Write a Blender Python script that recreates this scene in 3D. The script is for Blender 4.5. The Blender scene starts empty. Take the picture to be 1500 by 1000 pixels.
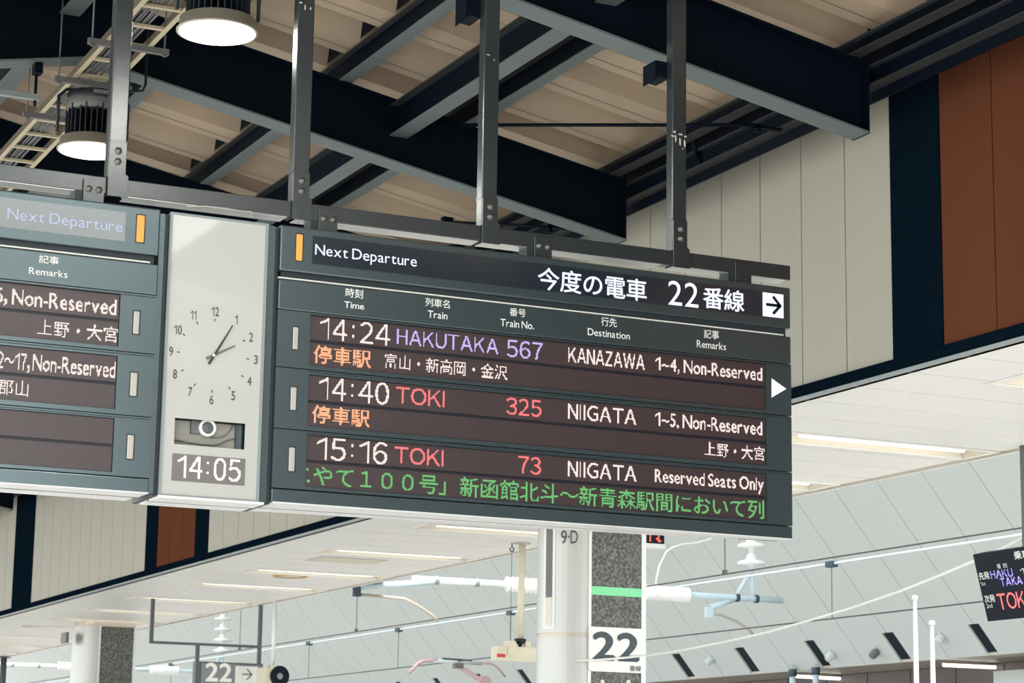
import bpy, math, random
from mathutils import Vector, Matrix
random.seed(7)
SC = bpy.context.scene
COL = SC.collection
# ------------------------------------------------------------------ camera
F = 3381.235
AZ, EL, RO = 0.441426, 0.19566, 0.0150021
CAM = Vector((0, 0, 1.55))
fw = Vector((math.sin(AZ)*math.cos(EL), math.cos(AZ)*math.cos(EL), math.sin(EL)))
rt = Vector((math.cos(AZ), -math.sin(AZ), 0)); up = rt.cross(fw)
R2 = rt*math.cos(RO)+up*math.sin(RO); U2 = -rt*math.sin(RO)+up*math.cos(RO)
cd = bpy.data.cameras.new('camera'); cam = bpy.data.objects.new('camera', cd); COL.objects.link(cam)
M = Matrix((R2, U2, -fw)).transposed().to_4x4(); M.translation = CAM
cam.matrix_world = M
cd.sensor_width = 36; cd.lens = F/1500*36; cd.clip_start = .1; cd.clip_end = 500
cd.dof.use_dof = True; cd.dof.focus_distance = 13.2; cd.dof.aperture_fstop = 9
SC.camera = cam
# ------------------------------------------------------------------ world, sun, exposure
w = bpy.data.worlds.new('sky'); SC.world = w; w.use_nodes = True
nt = w.node_tree; bg = nt.nodes['Background']
bg.inputs[0].default_value = (.9, .955, .965, 1); bg.inputs[1].default_value = 1.65
sd = bpy.data.lights.new('sun', 'SUN'); sd.energy = 4.2; sd.angle = .4; sd.color = (1, .95, .88)
so = bpy.data.objects.new('sun', sd); COL.objects.link(so); so.rotation_euler = (math.radians(32), 0, math.radians(0))
SC.view_settings.view_transform = 'Standard'; SC.view_settings.look = 'None'
SC.view_settings.exposure = 0.88; SC.view_settings.gamma = 1.0
SC.view_settings.use_curve_mapping = False
SC.cycles.max_bounces = 10; SC.cycles.diffuse_bounces = 6; SC.cycles.use_denoising = True
SC.cycles.sample_clamp_indirect = 6

# ------------------------------------------------------------------ helpers
def ray(x, y): return R2*((x-750)/F)+U2*((500-y)/F)+fw
def at(x, y, ax, val):
    """the point of the plane axis=val seen at pixel x,y"""
    d = ray(x, y); return CAM+d*((val-CAM[ax])/d[ax])

def mat(name, col, rough=.5, metal=0., spec=.5, var=0., scale=8., emis=None, es=0., bump=0., stretch=None, coat=0., ior=1.5):
    m = bpy.data.materials.new(name); m.use_nodes = True
    n = m.node_tree.nodes; l = m.node_tree.links; b = n['Principled BSDF']
    b.inputs['Base Color'].default_value = (*col, 1); b.inputs['Roughness'].default_value = rough
    b.inputs['Metallic'].default_value = metal; b.inputs['IOR'].default_value = ior; b.inputs['Specular IOR Level'].default_value = spec
    b.inputs['Coat Weight'].default_value = coat; b.inputs['Coat Roughness'].default_value = .02; b.inputs['Coat IOR'].default_value = 1.7
    if emis: b.inputs['Emission Color'].default_value = (*emis, 1); b.inputs['Emission Strength'].default_value = es
    if var or bump:
        tc = n.new('ShaderNodeTexCoord'); mp = n.new('ShaderNodeMapping'); nz = n.new('ShaderNodeTexNoise')
        nz.inputs['Scale'].default_value = scale; nz.inputs['Detail'].default_value = 6
        if stretch: mp.inputs['Scale'].default_value = stretch
        l.new(tc.outputs['Object'], mp.inputs[0]); l.new(mp.outputs[0], nz.inputs['Vector'])
        if var:
            mx = n.new('ShaderNodeMix'); mx.data_type = 'RGBA'
            mx.inputs['A'].default_value = tuple(c*(1-var) for c in col)+(1,); mx.inputs['B'].default_value = tuple(min(1, c*(1+var)) for c in col)+(1,)
            l.new(nz.outputs['Fac'], mx.inputs['Factor']); l.new(mx.outputs['Result'], b.inputs['Base Color'])
        if bump:
            bp = n.new('ShaderNodeBump'); bp.inputs['Strength'].default_value = bump; bp.inputs['Distance'].default_value = .01
            l.new(nz.outputs['Fac'], bp.inputs['Height']); l.new(bp.outputs[0], b.inputs['Normal'])
    return m

ORG = {}
def put(o, loc, parent):
    if parent is not None:
        o.parent = parent; po = ORG[parent.name]
    else: po = Vector((0, 0, 0))
    o.location = Vector(loc)-po; ORG[o.name] = Vector(loc)
def tag(o, label=None, cat=None, group=None, kind=None):
    if label: o['label'] = label
    if cat: o['category'] = cat
    if group: o['group'] = group
    if kind: o['kind'] = kind
    return o
def thing(name, label, cat, loc, group=None, kind=None):
    o = bpy.data.objects.new(name, None); COL.objects.link(o); o.empty_display_size = .1
    put(o, loc, None); return tag(o, label, cat, group, kind)

class MB:
    def __init__(s): s.v = []; s.f = []; s.sm = []
    def add(s, vs, fs, smooth=False):
        k = len(s.v); s.v += [Vector(v) for v in vs]; s.f += [tuple(i+k for i in f) for f in fs]; s.sm += [smooth]*len(fs)
        return s
    def box(s, a, b):
        x0, y0, z0 = a; x1, y1, z1 = b
        x0, x1 = min(x0, x1), max(x0, x1); y0, y1 = min(y0, y1), max(y0, y1); z0, z1 = min(z0, z1), max(z0, z1)
        return s.add([(x0,y0,z0),(x1,y0,z0),(x1,y1,z0),(x0,y1,z0),(x0,y0,z1),(x1,y0,z1),(x1,y1,z1),(x0,y1,z1)],
            [(3,2,1,0),(4,5,6,7),(0,1,5,4),(1,2,6,5),(2,3,7,6),(3,0,4,7)])
    def obox(s, c, u, v, n):
        """box centred at c with half-axes u, v, n (vectors)"""
        c = Vector(c); u = Vector(u); v = Vector(v); n = Vector(n)
        p = [c+u*a+v*b+n*d for d in (-1, 1) for a, b in ((-1,-1),(1,-1),(1,1),(-1,1))]
        fs = [(3,2,1,0),(4,5,6,7),(0,1,5,4),(1,2,6,5),(2,3,7,6),(3,0,4,7)]
        if u.cross(v).dot(n) < 0: fs = [f[::-1] for f in fs]
        return s.add(p, fs)
    def prism(s, pts, vec, smooth=False):
        """polygon pts (3D, planar) extruded by vec"""
        n = len(pts); vec = Vector(vec); P = [Vector(p) for p in pts]
        nr = Vector((0, 0, 0))
        for i in range(n): nr += P[i].cross(P[(i+1) % n])
        flip = nr.dot(vec) > 0
        vs = P+[p+vec for p in P]
        fs = [tuple(range(n)), tuple(range(2*n-1, n-1, -1))]+[(i, i+n, (i+1) % n+n, (i+1) % n) for i in range(n)]
        if flip: fs = [f[::-1] for f in fs]
        k = len(s.v); s.v += vs; s.f += [tuple(i+k for i in f) for f in fs]; s.sm += [False, False]+[smooth]*n
        return s
    def tube(s, pts, r, n=10, r1=None):
        pts = [Vector(p) for p in pts]; m = len(pts); vs = []
        prev = None
        for i, p in enumerate(pts):
            t = (pts[min(i+1, m-1)]-pts[max(i-1, 0)]).normalized()
            a = Vector((0, 0, 1)) if abs(t.z) < .9 else Vector((1, 0, 0))
            if prev is not None: a = prev
            u = (a-t*a.dot(t)).normalized(); v = t.cross(u); prev = u
            rr = r if r1 is None else r+(r1-r)*i/(m-1)
            vs += [p+(u*math.cos(2*math.pi*j/n)+v*math.sin(2*math.pi*j/n))*rr for j in range(n)]
        fs = [(i*n+j, i*n+(j+1) % n, (i+1)*n+(j+1) % n, (i+1)*n+j) for i in range(m-1) for j in range(n)]
        k = len(s.v); s.v += vs
        s.f += [tuple(q+k for q in f) for f in fs]; s.sm += [True]*len(fs)
        s.f += [tuple(k+j for j in range(n-1, -1, -1)), tuple(k+(m-1)*n+j for j in range(n))]; s.sm += [False]*2
        return s
    def lathe(s, prof, c, ax=(0, 0, 1), n=32):
        """prof: (radius, height) pairs round axis ax through c"""
        ax = Vector(ax).normalized(); a = Vector((1, 0, 0)) if abs(ax.x) < .9 else Vector((0, 1, 0))
        u = (a-ax*a.dot(ax)).normalized(); v = ax.cross(u); c = Vector(c); vs = []
        for r, h in prof: vs += [c+ax*h+(u*math.cos(2*math.pi*j/n)+v*math.sin(2*math.pi*j/n))*r for j in range(n)]
        m = len(prof)
        fs = [(i*n+j, i*n+(j+1) % n, (i+1)*n+(j+1) % n, (i+1)*n+j) for i in range(m-1) for j in range(n)]
        k = len(s.v); s.v += vs; s.f += [tuple(q+k for q in f) for f in fs]; s.sm += [True]*len(fs)
        s.f += [tuple(k+j for j in range(n-1, -1, -1)), tuple(k+(m-1)*n+j for j in range(n))]; s.sm += [False]*2
        return s
    def build(s, name, m, parent=None, label=None, cat=None, group=None, kind=None, bevel=0.):
        lo = Vector([min(v[i] for v in s.v) for i in range(3)]); hi = Vector([max(v[i] for v in s.v) for i in range(3)])
        c = (lo+hi)/2
        me = bpy.data.meshes.new(name); me.from_pydata([v-c for v in s.v], [], s.f)
        me.materials.append(m); me.polygons.foreach_set('use_smooth', s.sm); me.update()
        o = bpy.data.objects.new(name, me); COL.objects.link(o); put(o, c, parent); tag(o, label, cat, group, kind)
        if bevel:
            b = o.modifiers.new('bevel', 'BEVEL'); b.width = bevel; b.segments = 2; b.limit_method = 'ANGLE'
        return o

# ---- lettering: glyph outlines, either printed (flat) or as lit dots
GC = {}
def glyph_raw(ch):
    if ('g', ch) in GC: return GC[('g', ch)]
    c = bpy.data.curves.new('tmp', 'FONT'); c.body = ch; c.resolution_u = 4; c.fill_mode = 'BOTH'
    o = bpy.data.objects.new('tmp', c); COL.objects.link(o)
    me = bpy.data.meshes.new_from_object(o.evaluated_get(bpy.context.evaluated_depsgraph_get()))
    me.calc_loop_triangles()
    vs = [(v.co.x, v.co.y) for v in me.vertices]; tr = [tuple(t.vertices) for t in me.loop_triangles]
    bpy.data.objects.remove(o); bpy.data.curves.remove(c); bpy.data.meshes.remove(me)
    GC[('g', ch)] = (vs, tr); return GC[('g', ch)]
def one(h, st):
    """a plain figure one: stem and flag"""
    a = .30*h/.7; v = [(a, 0), (a+st, 0), (a+st, h), (a, h), (a, h-st*1.35), (.02, h-st*1.9-.09), (.02, h-st*.9-.1), (a+st*.2, h)]
    return v, [(0, 1, 2), (0, 2, 3), (4, 5, 6), (4, 6, 7)]
def glyphs(text, off=0., wide=False):
    """outlines of a string squeezed to the unit square; wide=True takes western capitals and
    figures from the gothic full-width face; off thickens the strokes"""
    k = (text, off, wide)
    if k in GC: return GC[k]
    V, T = [], []; x = 0.
    for ch in text:
        o_ = ord(ch)
        if ch == ' ': x += .2; continue
        west = 0x21 <= o_ <= 0x7e or ch == '·'
        if not west:
            vs, tr = glyph_raw(ch); k0 = len(V); V += [(v[0]+x, v[1]) for v in vs]; x += .985
        else:
            h = .733 if wide else .68
            if ch == '1': vs, tr = one(h, .072)
            elif ch == ':' and wide:
                x += .1; vs, tr = [(0, .16), (.09, .16), (.09, .25), (0, .25), (0, .5), (.09, .5), (.09, .59), (0, .59)], [(0, 1, 2), (0, 2, 3), (4, 5, 6), (4, 6, 7)]
            elif ch == 'I': vs, tr = [(0, 0), (.078, 0), (.078, h), (0, h)], [(0, 1, 2), (0, 2, 3)]
            elif wide and ch != '·': vs, tr = glyph_raw(chr(o_+0xFEE0))
            else: vs, tr = glyph_raw(ch)
            x0 = min(v[0] for v in vs); x1 = max(v[0] for v in vs); k0 = len(V)
            V += [(v[0]-x0+x, v[1]) for v in vs]; x += (x1-x0)+(.085 if ch not in ',.:1' else .13)
            if ch == ':': x += .07
            if ch == 'I': x += .06
        T += [tuple(i+k0 for i in t) for t in tr]
    if off:
        n = len(V); T0 = T[:]; V0 = V[:]
        for dx_, dy_ in ((off, 0), (-off, 0), (0, off), (0, -off)):
            T += [tuple(i+len(V) for i in t) for t in T0]; V += [(a+dx_, b+dy_) for a, b in V0]
    x0 = min(v[0] for v in V); x1 = max(v[0] for v in V); y0 = min(v[1] for v in V); y1 = max(v[1] for v in V)
    V = [((x-x0)/max(1e-6, x1-x0), (y-y0)/max(1e-6, y1-y0)) for x, y in V]
    GC[k] = (V, T); return GC[k]
def pmap(Y):
    """board-plane mapping: (x, z) -> point on plane Y"""
    return lambda a, b: Vector((a, Y, b))
def letters(text, box, fn, m, parent, name='lettering', off=0., label=None, nrm=(0, -1, 0)):
    """printed text filling box=(a0,a1,b0,b1) in the plane coordinates of fn"""
    vs, tr = glyphs(text, off); a0, a1, b0, b1 = box; mb = MB()
    q = len(vs)//5 if off else len(vs)+1; nv = Vector(nrm)
    mb.add([fn(a0+x*(a1-a0), b0+y*(b1-b0))+nv*(.00025*(i//q)) for i, (x, y) in enumerate(vs)], tr)
    return mb.build(name, m, parent, label)
PITCH = .0061
def dots(text, box, fn, m, parent, name='lit_lettering', off=0., label=None, pitch=PITCH, fill=.9):
    vs, tr = glyphs(text, off, not any(c.islower() for c in text)); a0, a1, b0, b1 = box
    W = a1-a0; H = b1-b0; nx = max(3, round(W/pitch)); ny = max(3, round(H/pitch)); S = 3
    on = {}
    for t in tr:
        P = [(vs[i][0]*nx*S, vs[i][1]*ny*S) for i in t]
        (ax, ay), (bx, by), (cx, cy) = P
        d = (bx-ax)*(cy-ay)-(cx-ax)*(by-ay)
        if abs(d) < 1e-9: continue
        for i in range(max(0, int(min(ax, bx, cx)-.5)), min(nx*S, int(max(ax, bx, cx)+1.5))):
            for j in range(max(0, int(min(ay, by, cy)-.5)), min(ny*S, int(max(ay, by, cy)+1.5))):
                x = i+.5; y = j+.5
                w0 = ((bx-x)*(cy-y)-(cx-x)*(by-y))/d; w1 = ((cx-x)*(ay-y)-(ax-x)*(cy-y))/d
                if w0 >= -1e-6 and w1 >= -1e-6 and w0+w1 <= 1+1e-6: on.setdefault((i//S, j//S), set()).add((i, j))
    mb = MB(); px = W/nx; py = H/ny; hx = px*fill/2; hy = py*fill/2
    for (i, j), c in on.items():
        if len(c) < 4: continue
        x = a0+(i+.5)*px; y = b0+(j+.5)*py
        mb.add([fn(x-hx, y-hy), fn(x+hx, y-hy), fn(x+hx, y+hy), fn(x-hx, y+hy)], [(0, 1, 2, 3)])
    return mb.build(name, m, parent, label)
def bx(L, R, T, B, Y=12.0):
    """ink box on plane Y from four edge pixels"""
    return (at(*L, 1, Y).x, at(*R, 1, Y).x, at(*B, 1, Y).z, at(*T, 1, Y).z)

# ------------------------------------------------------------------ materials
m_case = mat('board_grey_paint', (.033, .046, .05), .25, spec=.5, ior=2.35, var=.06, scale=3)
m_case_d = mat('board_seam_dark', (.02, .028, .035), .5)
for m__ in (m_case,): m__.node_tree.nodes['Principled BSDF'].inputs['Specular Tint'].default_value = (.78, .96, 1, 1)
m_under = mat('board_underside_paint', (.86, .86, .86), .3)
m_led = mat('led_module_brown', (.052, .032, .033), .36, spec=.5, ior=1.7)
m_ledgap = mat('led_module_gap', (.012, .012, .02), .4)
m_glassy = mat('header_acrylic', (.018, .026, .036), .14, spec=.5, ior=2.2)
def lit(n, c, s): return mat(n, (.02, .02, .02), .5, emis=c, es=s)
l_white = lit('led_white', (1, .82, .76), 0.662)
l_violet = lit('led_violet', (.62, .5, 1), 0.626)
l_red = lit('led_red', (1, .2, .2), 0.662)
l_orange = lit('led_orange', (1, .42, .22), 0.718)
l_green = lit('led_green', (.16, .6, .18), 0.552)
l_head = lit('header_backlit_white', (.78, .83, 1), 0.690)
l_head2 = lit('header_backlit_dim', (.62, .68, .95), 0.478)
l_amber = lit('amber_lamp', (1, .42, .06), 0.626)
m_print = mat('white_print', (.82, .83, .8), .5)
m_lampoff = mat('unlit_lamp_lens', (.46, .44, .4), .35)
m_strip = mat('gap_strip_bright', (.75, .73, .69), .3)
m_tube = mat('frame_grey_paint', (.019, .028, .031), .27, spec=.5, ior=2.05, var=.22, scale=9, stretch=(1, 1, 5), bump=.05)
m_bolt = mat('galvanised_bolt', (.16, .16, .14), .4, metal=.7)
m_alu = mat('bright_aluminium', (.8, .79, .77), .22, metal=.5)
m_chip = mat('bare_metal_chip', (.62, .6, .52), .5)
m_navy = mat('beam_navy_paint', (.0012, .0045, .0105), .6, spec=.1)
m_flange = mat('beam_flange_paint', (.12, .142, .147), .5, spec=.4, var=.1, scale=2)
m_purlin = mat('purlin_paint', (.035, .036, .038), .5, spec=.4)
m_deck = mat('roof_deck_beige', (.43, .335, .245), .55, var=.05, scale=1.2, stretch=(.3, 3, 1))
m_seam = mat('deck_seam', (.2, .16, .12), .6)
m_cream = mat('wall_panel_cream', (.40, .385, .325), .6, spec=.2, var=.03, scale=1)
m_orange = mat('wall_panel_rust', (.115, .04, .021), .8, spec=0., var=.05, scale=1)
m_black = mat('wall_strip_black', (.003, .008, .014), .8, spec=0.)
m_joint = mat('wall_joint', (.2, .18, .15), .7)
m_lip = mat('soffit_lip_grey', (.26, .3, .3), .4)
m_soffit = mat('soffit_white', (.8, .79, .765), .4, var=.02, scale=1)
m_soffj = mat('soffit_backing', (.1, .1, .095), .6)
m_trough = mat('light_trough', (.72, .67, .58), .5)
l_tube = mat('fluorescent_tube', (.9, .9, .86), .4, emis=(1, .96, .86), es=1.2)
m_dome = mat('canopy_panel_grey', (.56, .6, .595), .5, var=.05, scale=.5)
m_domej = mat('canopy_joint', (.16, .18, .18), .6)
m_slot = mat('canopy_vent_dark', (.004, .012, .02), .6, spec=.2)
m_steel = mat('column_stainless', (.5, .5, .475), .38, metal=.5, var=.05, scale=2)
m_steel2 = mat('column_edge_strip', (.66, .66, .66), .4, metal=.3)
m_ring = mat('column_collar', (.5, .45, .38), .35, metal=.5)
m_cream2 = mat('aged_cream_paint', (.7, .65, .5), .5, var=.12, scale=6)
m_white = mat('white_paint', (.82, .83, .82), .4)
m_paleblue = mat('galvanised_pale_blue', (.55, .68, .74), .45)
m_porc = mat('white_porcelain', (.88, .9, .9), .2)
m_wire = mat('dark_wire', (.06, .06, .06), .5)
m_wireb = mat('pale_wire', (.6, .68, .74), .5)
m_clamp = mat('clamp_dark_blue', (.03, .06, .09), .5)
m_pink = mat('pantograph_pink', (.52, .36, .38), .4)
m_hang = mat('dark_grey_post', (.09, .1, .105), .5)
m_signg = mat('sign_grey_face', (.2, .225, .235), .4)
m_signw = mat('sign_white', (.86, .85, .8), .4)
m_floor = mat('platform_concrete', (.62, .61, .59), .7, var=.1, scale=3)
m_bed = mat('ballast', (.55, .54, .52), .9, var=.2, scale=30)
m_red = mat('red_label', (.6, .03, .03), .5)
m_screen = mat('black_screen', (.005, .009, .018), .5, spec=.15)
m_num = mat('clock_print_grey', (.06, .065, .06), .5)
m_tick = mat('clock_tick_light', (.45, .44, .42), .5)
m_hand = mat('clock_hand_dark', (.035, .04, .045), .4)
m_hand2 = mat('clock_hand_grey', (.16, .16, .15), .3)
m_face = mat('clock_face_white', (.52, .52, .49), .5, spec=.5, coat=1.)
m_clockled = mat('clock_led_panel', (.18, .165, .155), .4)
m_cable = mat('white_cable', (.8, .8, .78), .5)
m_brown = mat('far_wall_brown', (.13, .11, .11), .5)
m_rim = mat('lamp_reflector_grey', (.33, .31, .24), .35, metal=.3)
m_fin = mat('lamp_fins_black', (.006, .01, .018), .5)
m_sens = mat('lamp_housing_grey', (.14, .14, .14), .5)
l_lamp = lit('high_bay_lens', (1, 1, .96), 6)
m_tray = mat('cable_tray_cream', (.5, .43, .3), .5)
m_trayd = mat('cable_tray_shadow_brown', (.13, .11, .085), .5)
m_cord = mat('tray_cable_grey', (.12, .12, .12), .6)

def granite():
    m = mat('granite_speckled', (.09, .09, .085), .35); n = m.node_tree.nodes; l = m.node_tree.links; b = n['Principled BSDF']
    tc = n.new('ShaderNodeTexCoord'); nz = n.new('ShaderNodeTexNoise'); nz.inputs['Scale'].default_value = 38; nz.inputs['Detail'].default_value = 3
    cr = n.new('ShaderNodeValToRGB'); e = cr.color_ramp.elements
    e[0].position = .38; e[0].color = (.018, .022, .022, 1); e[1].position = .72; e[1].color = (.2, .195, .17, 1)
    l.new(tc.outputs['Object'], nz.inputs['Vector']); l.new(nz.outputs['Fac'], cr.inputs[0]); l.new(cr.outputs[0], b.inputs['Base Color'])
    return m
m_granite = granite()
# dot grid of the unlit LED modules: faint fine relief of its own colour
def led_grid():
    n = m_led.node_tree.nodes; l = m_led.node_tree.links; b = n['Principled BSDF']
    tc = n.new('ShaderNodeTexCoord'); mp = n.new('ShaderNodeMapping'); mp.inputs['Scale'].default_value = (1/PITCH,)*3
    vo = n.new('ShaderNodeTexChecker'); vo.inputs['Scale'].default_value = 1.0
    vo.inputs['Color1'].default_value = (.062, .038, .039, 1); vo.inputs['Color2'].default_value = (.036, .022, .024, 1)
    l.new(tc.outputs['Object'], mp.inputs[0]); l.new(mp.outputs[0], vo.inputs['Vector']); l.new(vo.outputs['Color'], b.inputs['Base Color'])
led_grid()

# ================================================================== SETTING
MB().box((-4.2, -14, -.3), (12.9, 110, 0)).build('floor', m_floor, label='concrete platform floor', kind='structure')
MB().box((-60, -60, -1.4), (70, 160, -1.2)).build('ground', m_bed, label='track bed between the platforms', kind='structure')

# ---- roof deck: folded sheet, ribs running down the slope
RX, RZ, SL = 4.07, 6.7935, .19            # ridge and beam-bottom line
def zb(x): return RZ-SL*abs(x-RX)          # underside of the beams
DK = .70                                   # deck above beam underside
def deck(name, xa, xb, y0, y1, label):
    mb = MB(); k0 = math.floor((y0-15.14)/.695); k1 = math.ceil((y1-15.14)/.695); pr = []
    for k in range(k0, k1):
        ye = 15.14+.695*k                  # far edge of a lower flat
        pr += [(ye-.33, 0), (ye, 0), (ye+.05, .17), (ye+.27, .17)]
    pr.append((15.14+.695*k1-.33, 0))
    n = len(pr); vs = []
    for x in (xa, xb):
        vs += [(x, y, zb(x)+DK+h) for y, h in pr]
    vs += [(x, y, z+.012) for x, y, z in vs]
    mb.add(vs, [(i, i+1, n+i+1, n+i) for i in range(n-1)]+[(2*n+i, 3*n+i, 3*n+i+1, 2*n+i+1) for i in range(n-1)])
    o = mb.build(name, m_deck, label=label, kind='structure')
    sm = MB()
    for k in range(k0, k1):
        ye = 15.14+.695*k-.12
        sm.add([(x, y, zb(x)+DK-.002) for x, y in ((xa, ye-.006), (xb, ye-.006), (xb, ye+.006), (xa, ye+.006))], [(0, 3, 2, 1) if xb > xa else (0, 1, 2, 3)])
    sm.build('seam', m_seam, o, label='standing seams along the folded sheets', kind='stuff')
    return o
CE = deck('ceiling_east', RX, 8.66, 6.2, 100, 'beige folded roof sheets on the wall side of the ridge')
deck('ceiling_west', RX, -.6, 6.2, 100, 'beige folded roof sheets left of the ridge')
for k, (a, b) in enumerate(((-2.6, .3), (4.9, 6.2))):   # unseen roof over the viewer; rooflight gaps set to shape the boards' reflections
    deck('ceiling_behind', RX, 9.2, a, b, 'unseen roof sheets above the viewer, between rooflights'); deck('ceiling_behind', RX, -.6, a, b, 'unseen roof sheets above the viewer, left slope')

# ---- building wall above the soffit, vertical panels
WX = 9.15
wall = MB().box((WX+.02, 6, 4.5), (WX+.12, 100, 9.0)).box((WX+.02, -12, 4.5), (WX+.12, 6, 9.0)).build('wall_right', m_joint, label='building wall above the white soffit', kind='structure')
def panels(y0, y1, n, m, nm, lab):
    p = (y1-y0)/n
    for i in range(n):
        MB().box((WX, y0+i*p+.006, 4.57), (WX+.02, y0+(i+1)*p-.006, 8.9)).build(nm, m, wall)
panels(7.2, 10.8, 6, m_orange, 'rust_panel', '')
panels(10.8, 12.55, 3, m_orange, 'rust_panel', '')
panels(13.13, 28.4, 26, m_cream, 'wall_panel', '')
panels(28.95, 30.66, 3, m_orange, 'rust_panel', '')
panels(31.2, 37.68, 11, m_cream, 'wall_panel', '')
panels(39.0, 54, 25, m_cream, 'wall_panel', '')
for a, b in ((12.55, 13.13), (-12, 7.2), (28.4, 28.95), (30.66, 31.2), (37.68, 39.0), (54, 100)):  # unseen wall behind the viewer kept black to darken board reflections
    MB().box((WX-.01, a, 4.57), (WX+.02, b, 8.9)).build('black_strip', m_black, wall)
MB().box((WX-.03, 6, 4.5), (WX+.03, 100, 4.585)).build('trim_1', m_black, label='black trim along the foot of the panelled wall', kind='structure')
MB().box((WX-.03, 6, 4.485), (WX+.03, 100, 4.4995)).build('trim_2', m_lip, label='thin grey lip under the black trim', kind='structure')

MB().box((WX, -12, 0), (WX+.15, 11.0, 4.5)).build('wall_reflection_block', mat('reflection_block_dark', (.05, .056, .056), .6, spec=.2), label='unseen dark wall added beside the viewer to darken reflections', kind='structure')  # unseen wall, added so the right board reflects something dark
# ---- soffit of white boards with sunken fluorescent fittings
SX0, SX1, SZ = 9.18, 12.05, 4.5
LY = [12.9, 15.97, 18.4, 20.9, 23.42, 26.45, 29.37, 31.76, 34.63, 37.3, 39.6, 41.8, 44.7, 47.5, 49.8]
LX0, LX1, LH = 9.98, 11.98, .22
soff = MB().box((SX0, 6, SZ+.16), (SX1+.6, 100, SZ+.3)).build('ceiling_soffit', m_soffj, label='white boarded soffit along the platform edge', kind='structure')
Yp = 7.8
while Yp < 99:
    a, b = Yp+.011, Yp+.649; mb = MB(); cuts = [(y-LH, y+LH) for y in LY if y-LH < b and y+LH > a]
    if not cuts: mb.box((SX0, a, SZ), (SX1, b, SZ+.015))
    else:
        c0, c1 = cuts[0]
        mb.box((SX0, a, SZ), (LX0, b, SZ+.015)); mb.box((LX1, a, SZ), (SX1, b, SZ+.015))
        if c0 > a: mb.box((LX0, a, SZ), (LX1, c0, SZ+.015))
        if c1 < b: mb.box((LX0, c1, SZ), (LX1, b, SZ+.015))
    mb.build('soffit_board', m_soffit, soff); Yp += .66
MB().box((SX1, 6, SZ-.02), (SX1+.05, 100, SZ+.35)).build('trim_3', m_soffit, label='white edge fascia on the track side of the soffit', kind='structure')
MB().box((SX1-.006, 6, SZ-.024), (SX1, 100, SZ+.01)).build('trim_4', m_ring, label='thin brown drip edge of the soffit', kind='structure')
words = ['nearest', 'second', 'third', 'fourth', 'fifth', 'sixth', 'seventh', 'eighth', 'ninth', 'tenth', 'eleventh', 'twelfth', 'thirteenth', 'fourteenth', 'furthest']
for i, y in enumerate(LY):
    t = thing('ceiling_light', 'sunken fluorescent strip in the white soffit, %s from the camera' % words[i], 'ceiling light', ((LX0+LX1)/2, y, SZ+.14), 'fluorescent strips sunk in the white soffit')
    mb = MB(); q = .01
    mb.box((LX0, y-LH, SZ+.12), (LX1, y+LH, SZ+.13))
    mb.box((LX0, y-LH, SZ), (LX0+q, y+LH, SZ+.12)).box((LX1-q, y-LH, SZ), (LX1, y+LH, SZ+.12))
    mb.box((LX0, y-LH, SZ), (LX1, y-LH+q, SZ+.12)).box((LX0, y+LH-q, SZ), (LX1, y+LH, SZ+.12))
    mb.build('trough', m_trough, t)
    e = .03; mb = MB()
    mb.box((LX0-e, y-LH-e, SZ-.012), (LX1+e, y-LH, SZ-.001)).box((LX0-e, y+LH, SZ-.012), (LX1+e, y+LH+e, SZ-.001))
    mb.box((LX0-e, y-LH, SZ-.012), (LX0, y+LH, SZ-.001)).box((LX1, y-LH, SZ-.012), (LX1+e, y+LH, SZ-.001))
    mb.build('frame', m_soffit, t)
    MB().tube([(LX0+.2, y, SZ+.03), (LX1-.16, y, SZ+.03)], .026, 12).build('fluorescent_tube', l_tube, t)
    MB().box((LX0+.15, y-.03, SZ+.03), (LX0+.2, y+.03, SZ+.12)).box((LX1-.16, y-.03, SZ+.03), (LX1-.11, y+.03, SZ+.12)).build('tube_holder', m_trough, t)

# ---- far sloping canopy of grey panels beyond the tracks
KX, KZ, KK = 22., 3.83, 1.2
def dome(x): return KZ+KK*(KX-x)
nd = Vector((KK, 0, 1)).normalized()
dm = MB(); q = .05
dm.add([(x, y, dome(x)+d) for d in (.06, .14) for x, y in ((KX, 12), (KX, 130), (16.5, 130), (16.5, 12))], [(3, 2, 1, 0), (4, 5, 6, 7), (0, 1, 5, 4), (1, 2, 6, 5), (2, 3, 7, 6), (3, 0, 4, 7)])
far = dm.build('wall_far', m_domej, label='grey sloping canopy wall beyond the tracks', kind='structure')
slots = [(29.22, 28.93), (31.53, 31.2), (33.86, 33.55), (36.19, 35.86), (38.5, 38.18), (40.8, 40.5), (43.1, 42.8), (45.3, 45.0), (47.5, 47.2), (49.85, 49.55), (52.1, 51.8), (54.4, 54.1), (26.9, 26.6), (24.6, 24.3)]
y = 12.83-.01
def slab(mb, x0, x1, y0, y1, d0, d1):
    return mb.add([(x, yy, dome(x)+d) for d in (d0, d1) for x, yy in ((x0, y0), (x0, y1), (x1, y1), (x1, y0))], [(3, 2, 1, 0), (4, 5, 6, 7), (0, 1, 5, 4), (1, 2, 6, 5), (2, 3, 7, 6), (3, 0, 4, 7)] if x1 < x0 else [(0, 1, 2, 3), (7, 6, 5, 4), (4, 5, 1, 0), (5, 6, 2, 1), (6, 7, 3, 2), (7, 4, 0, 3)])
k = 0
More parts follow.
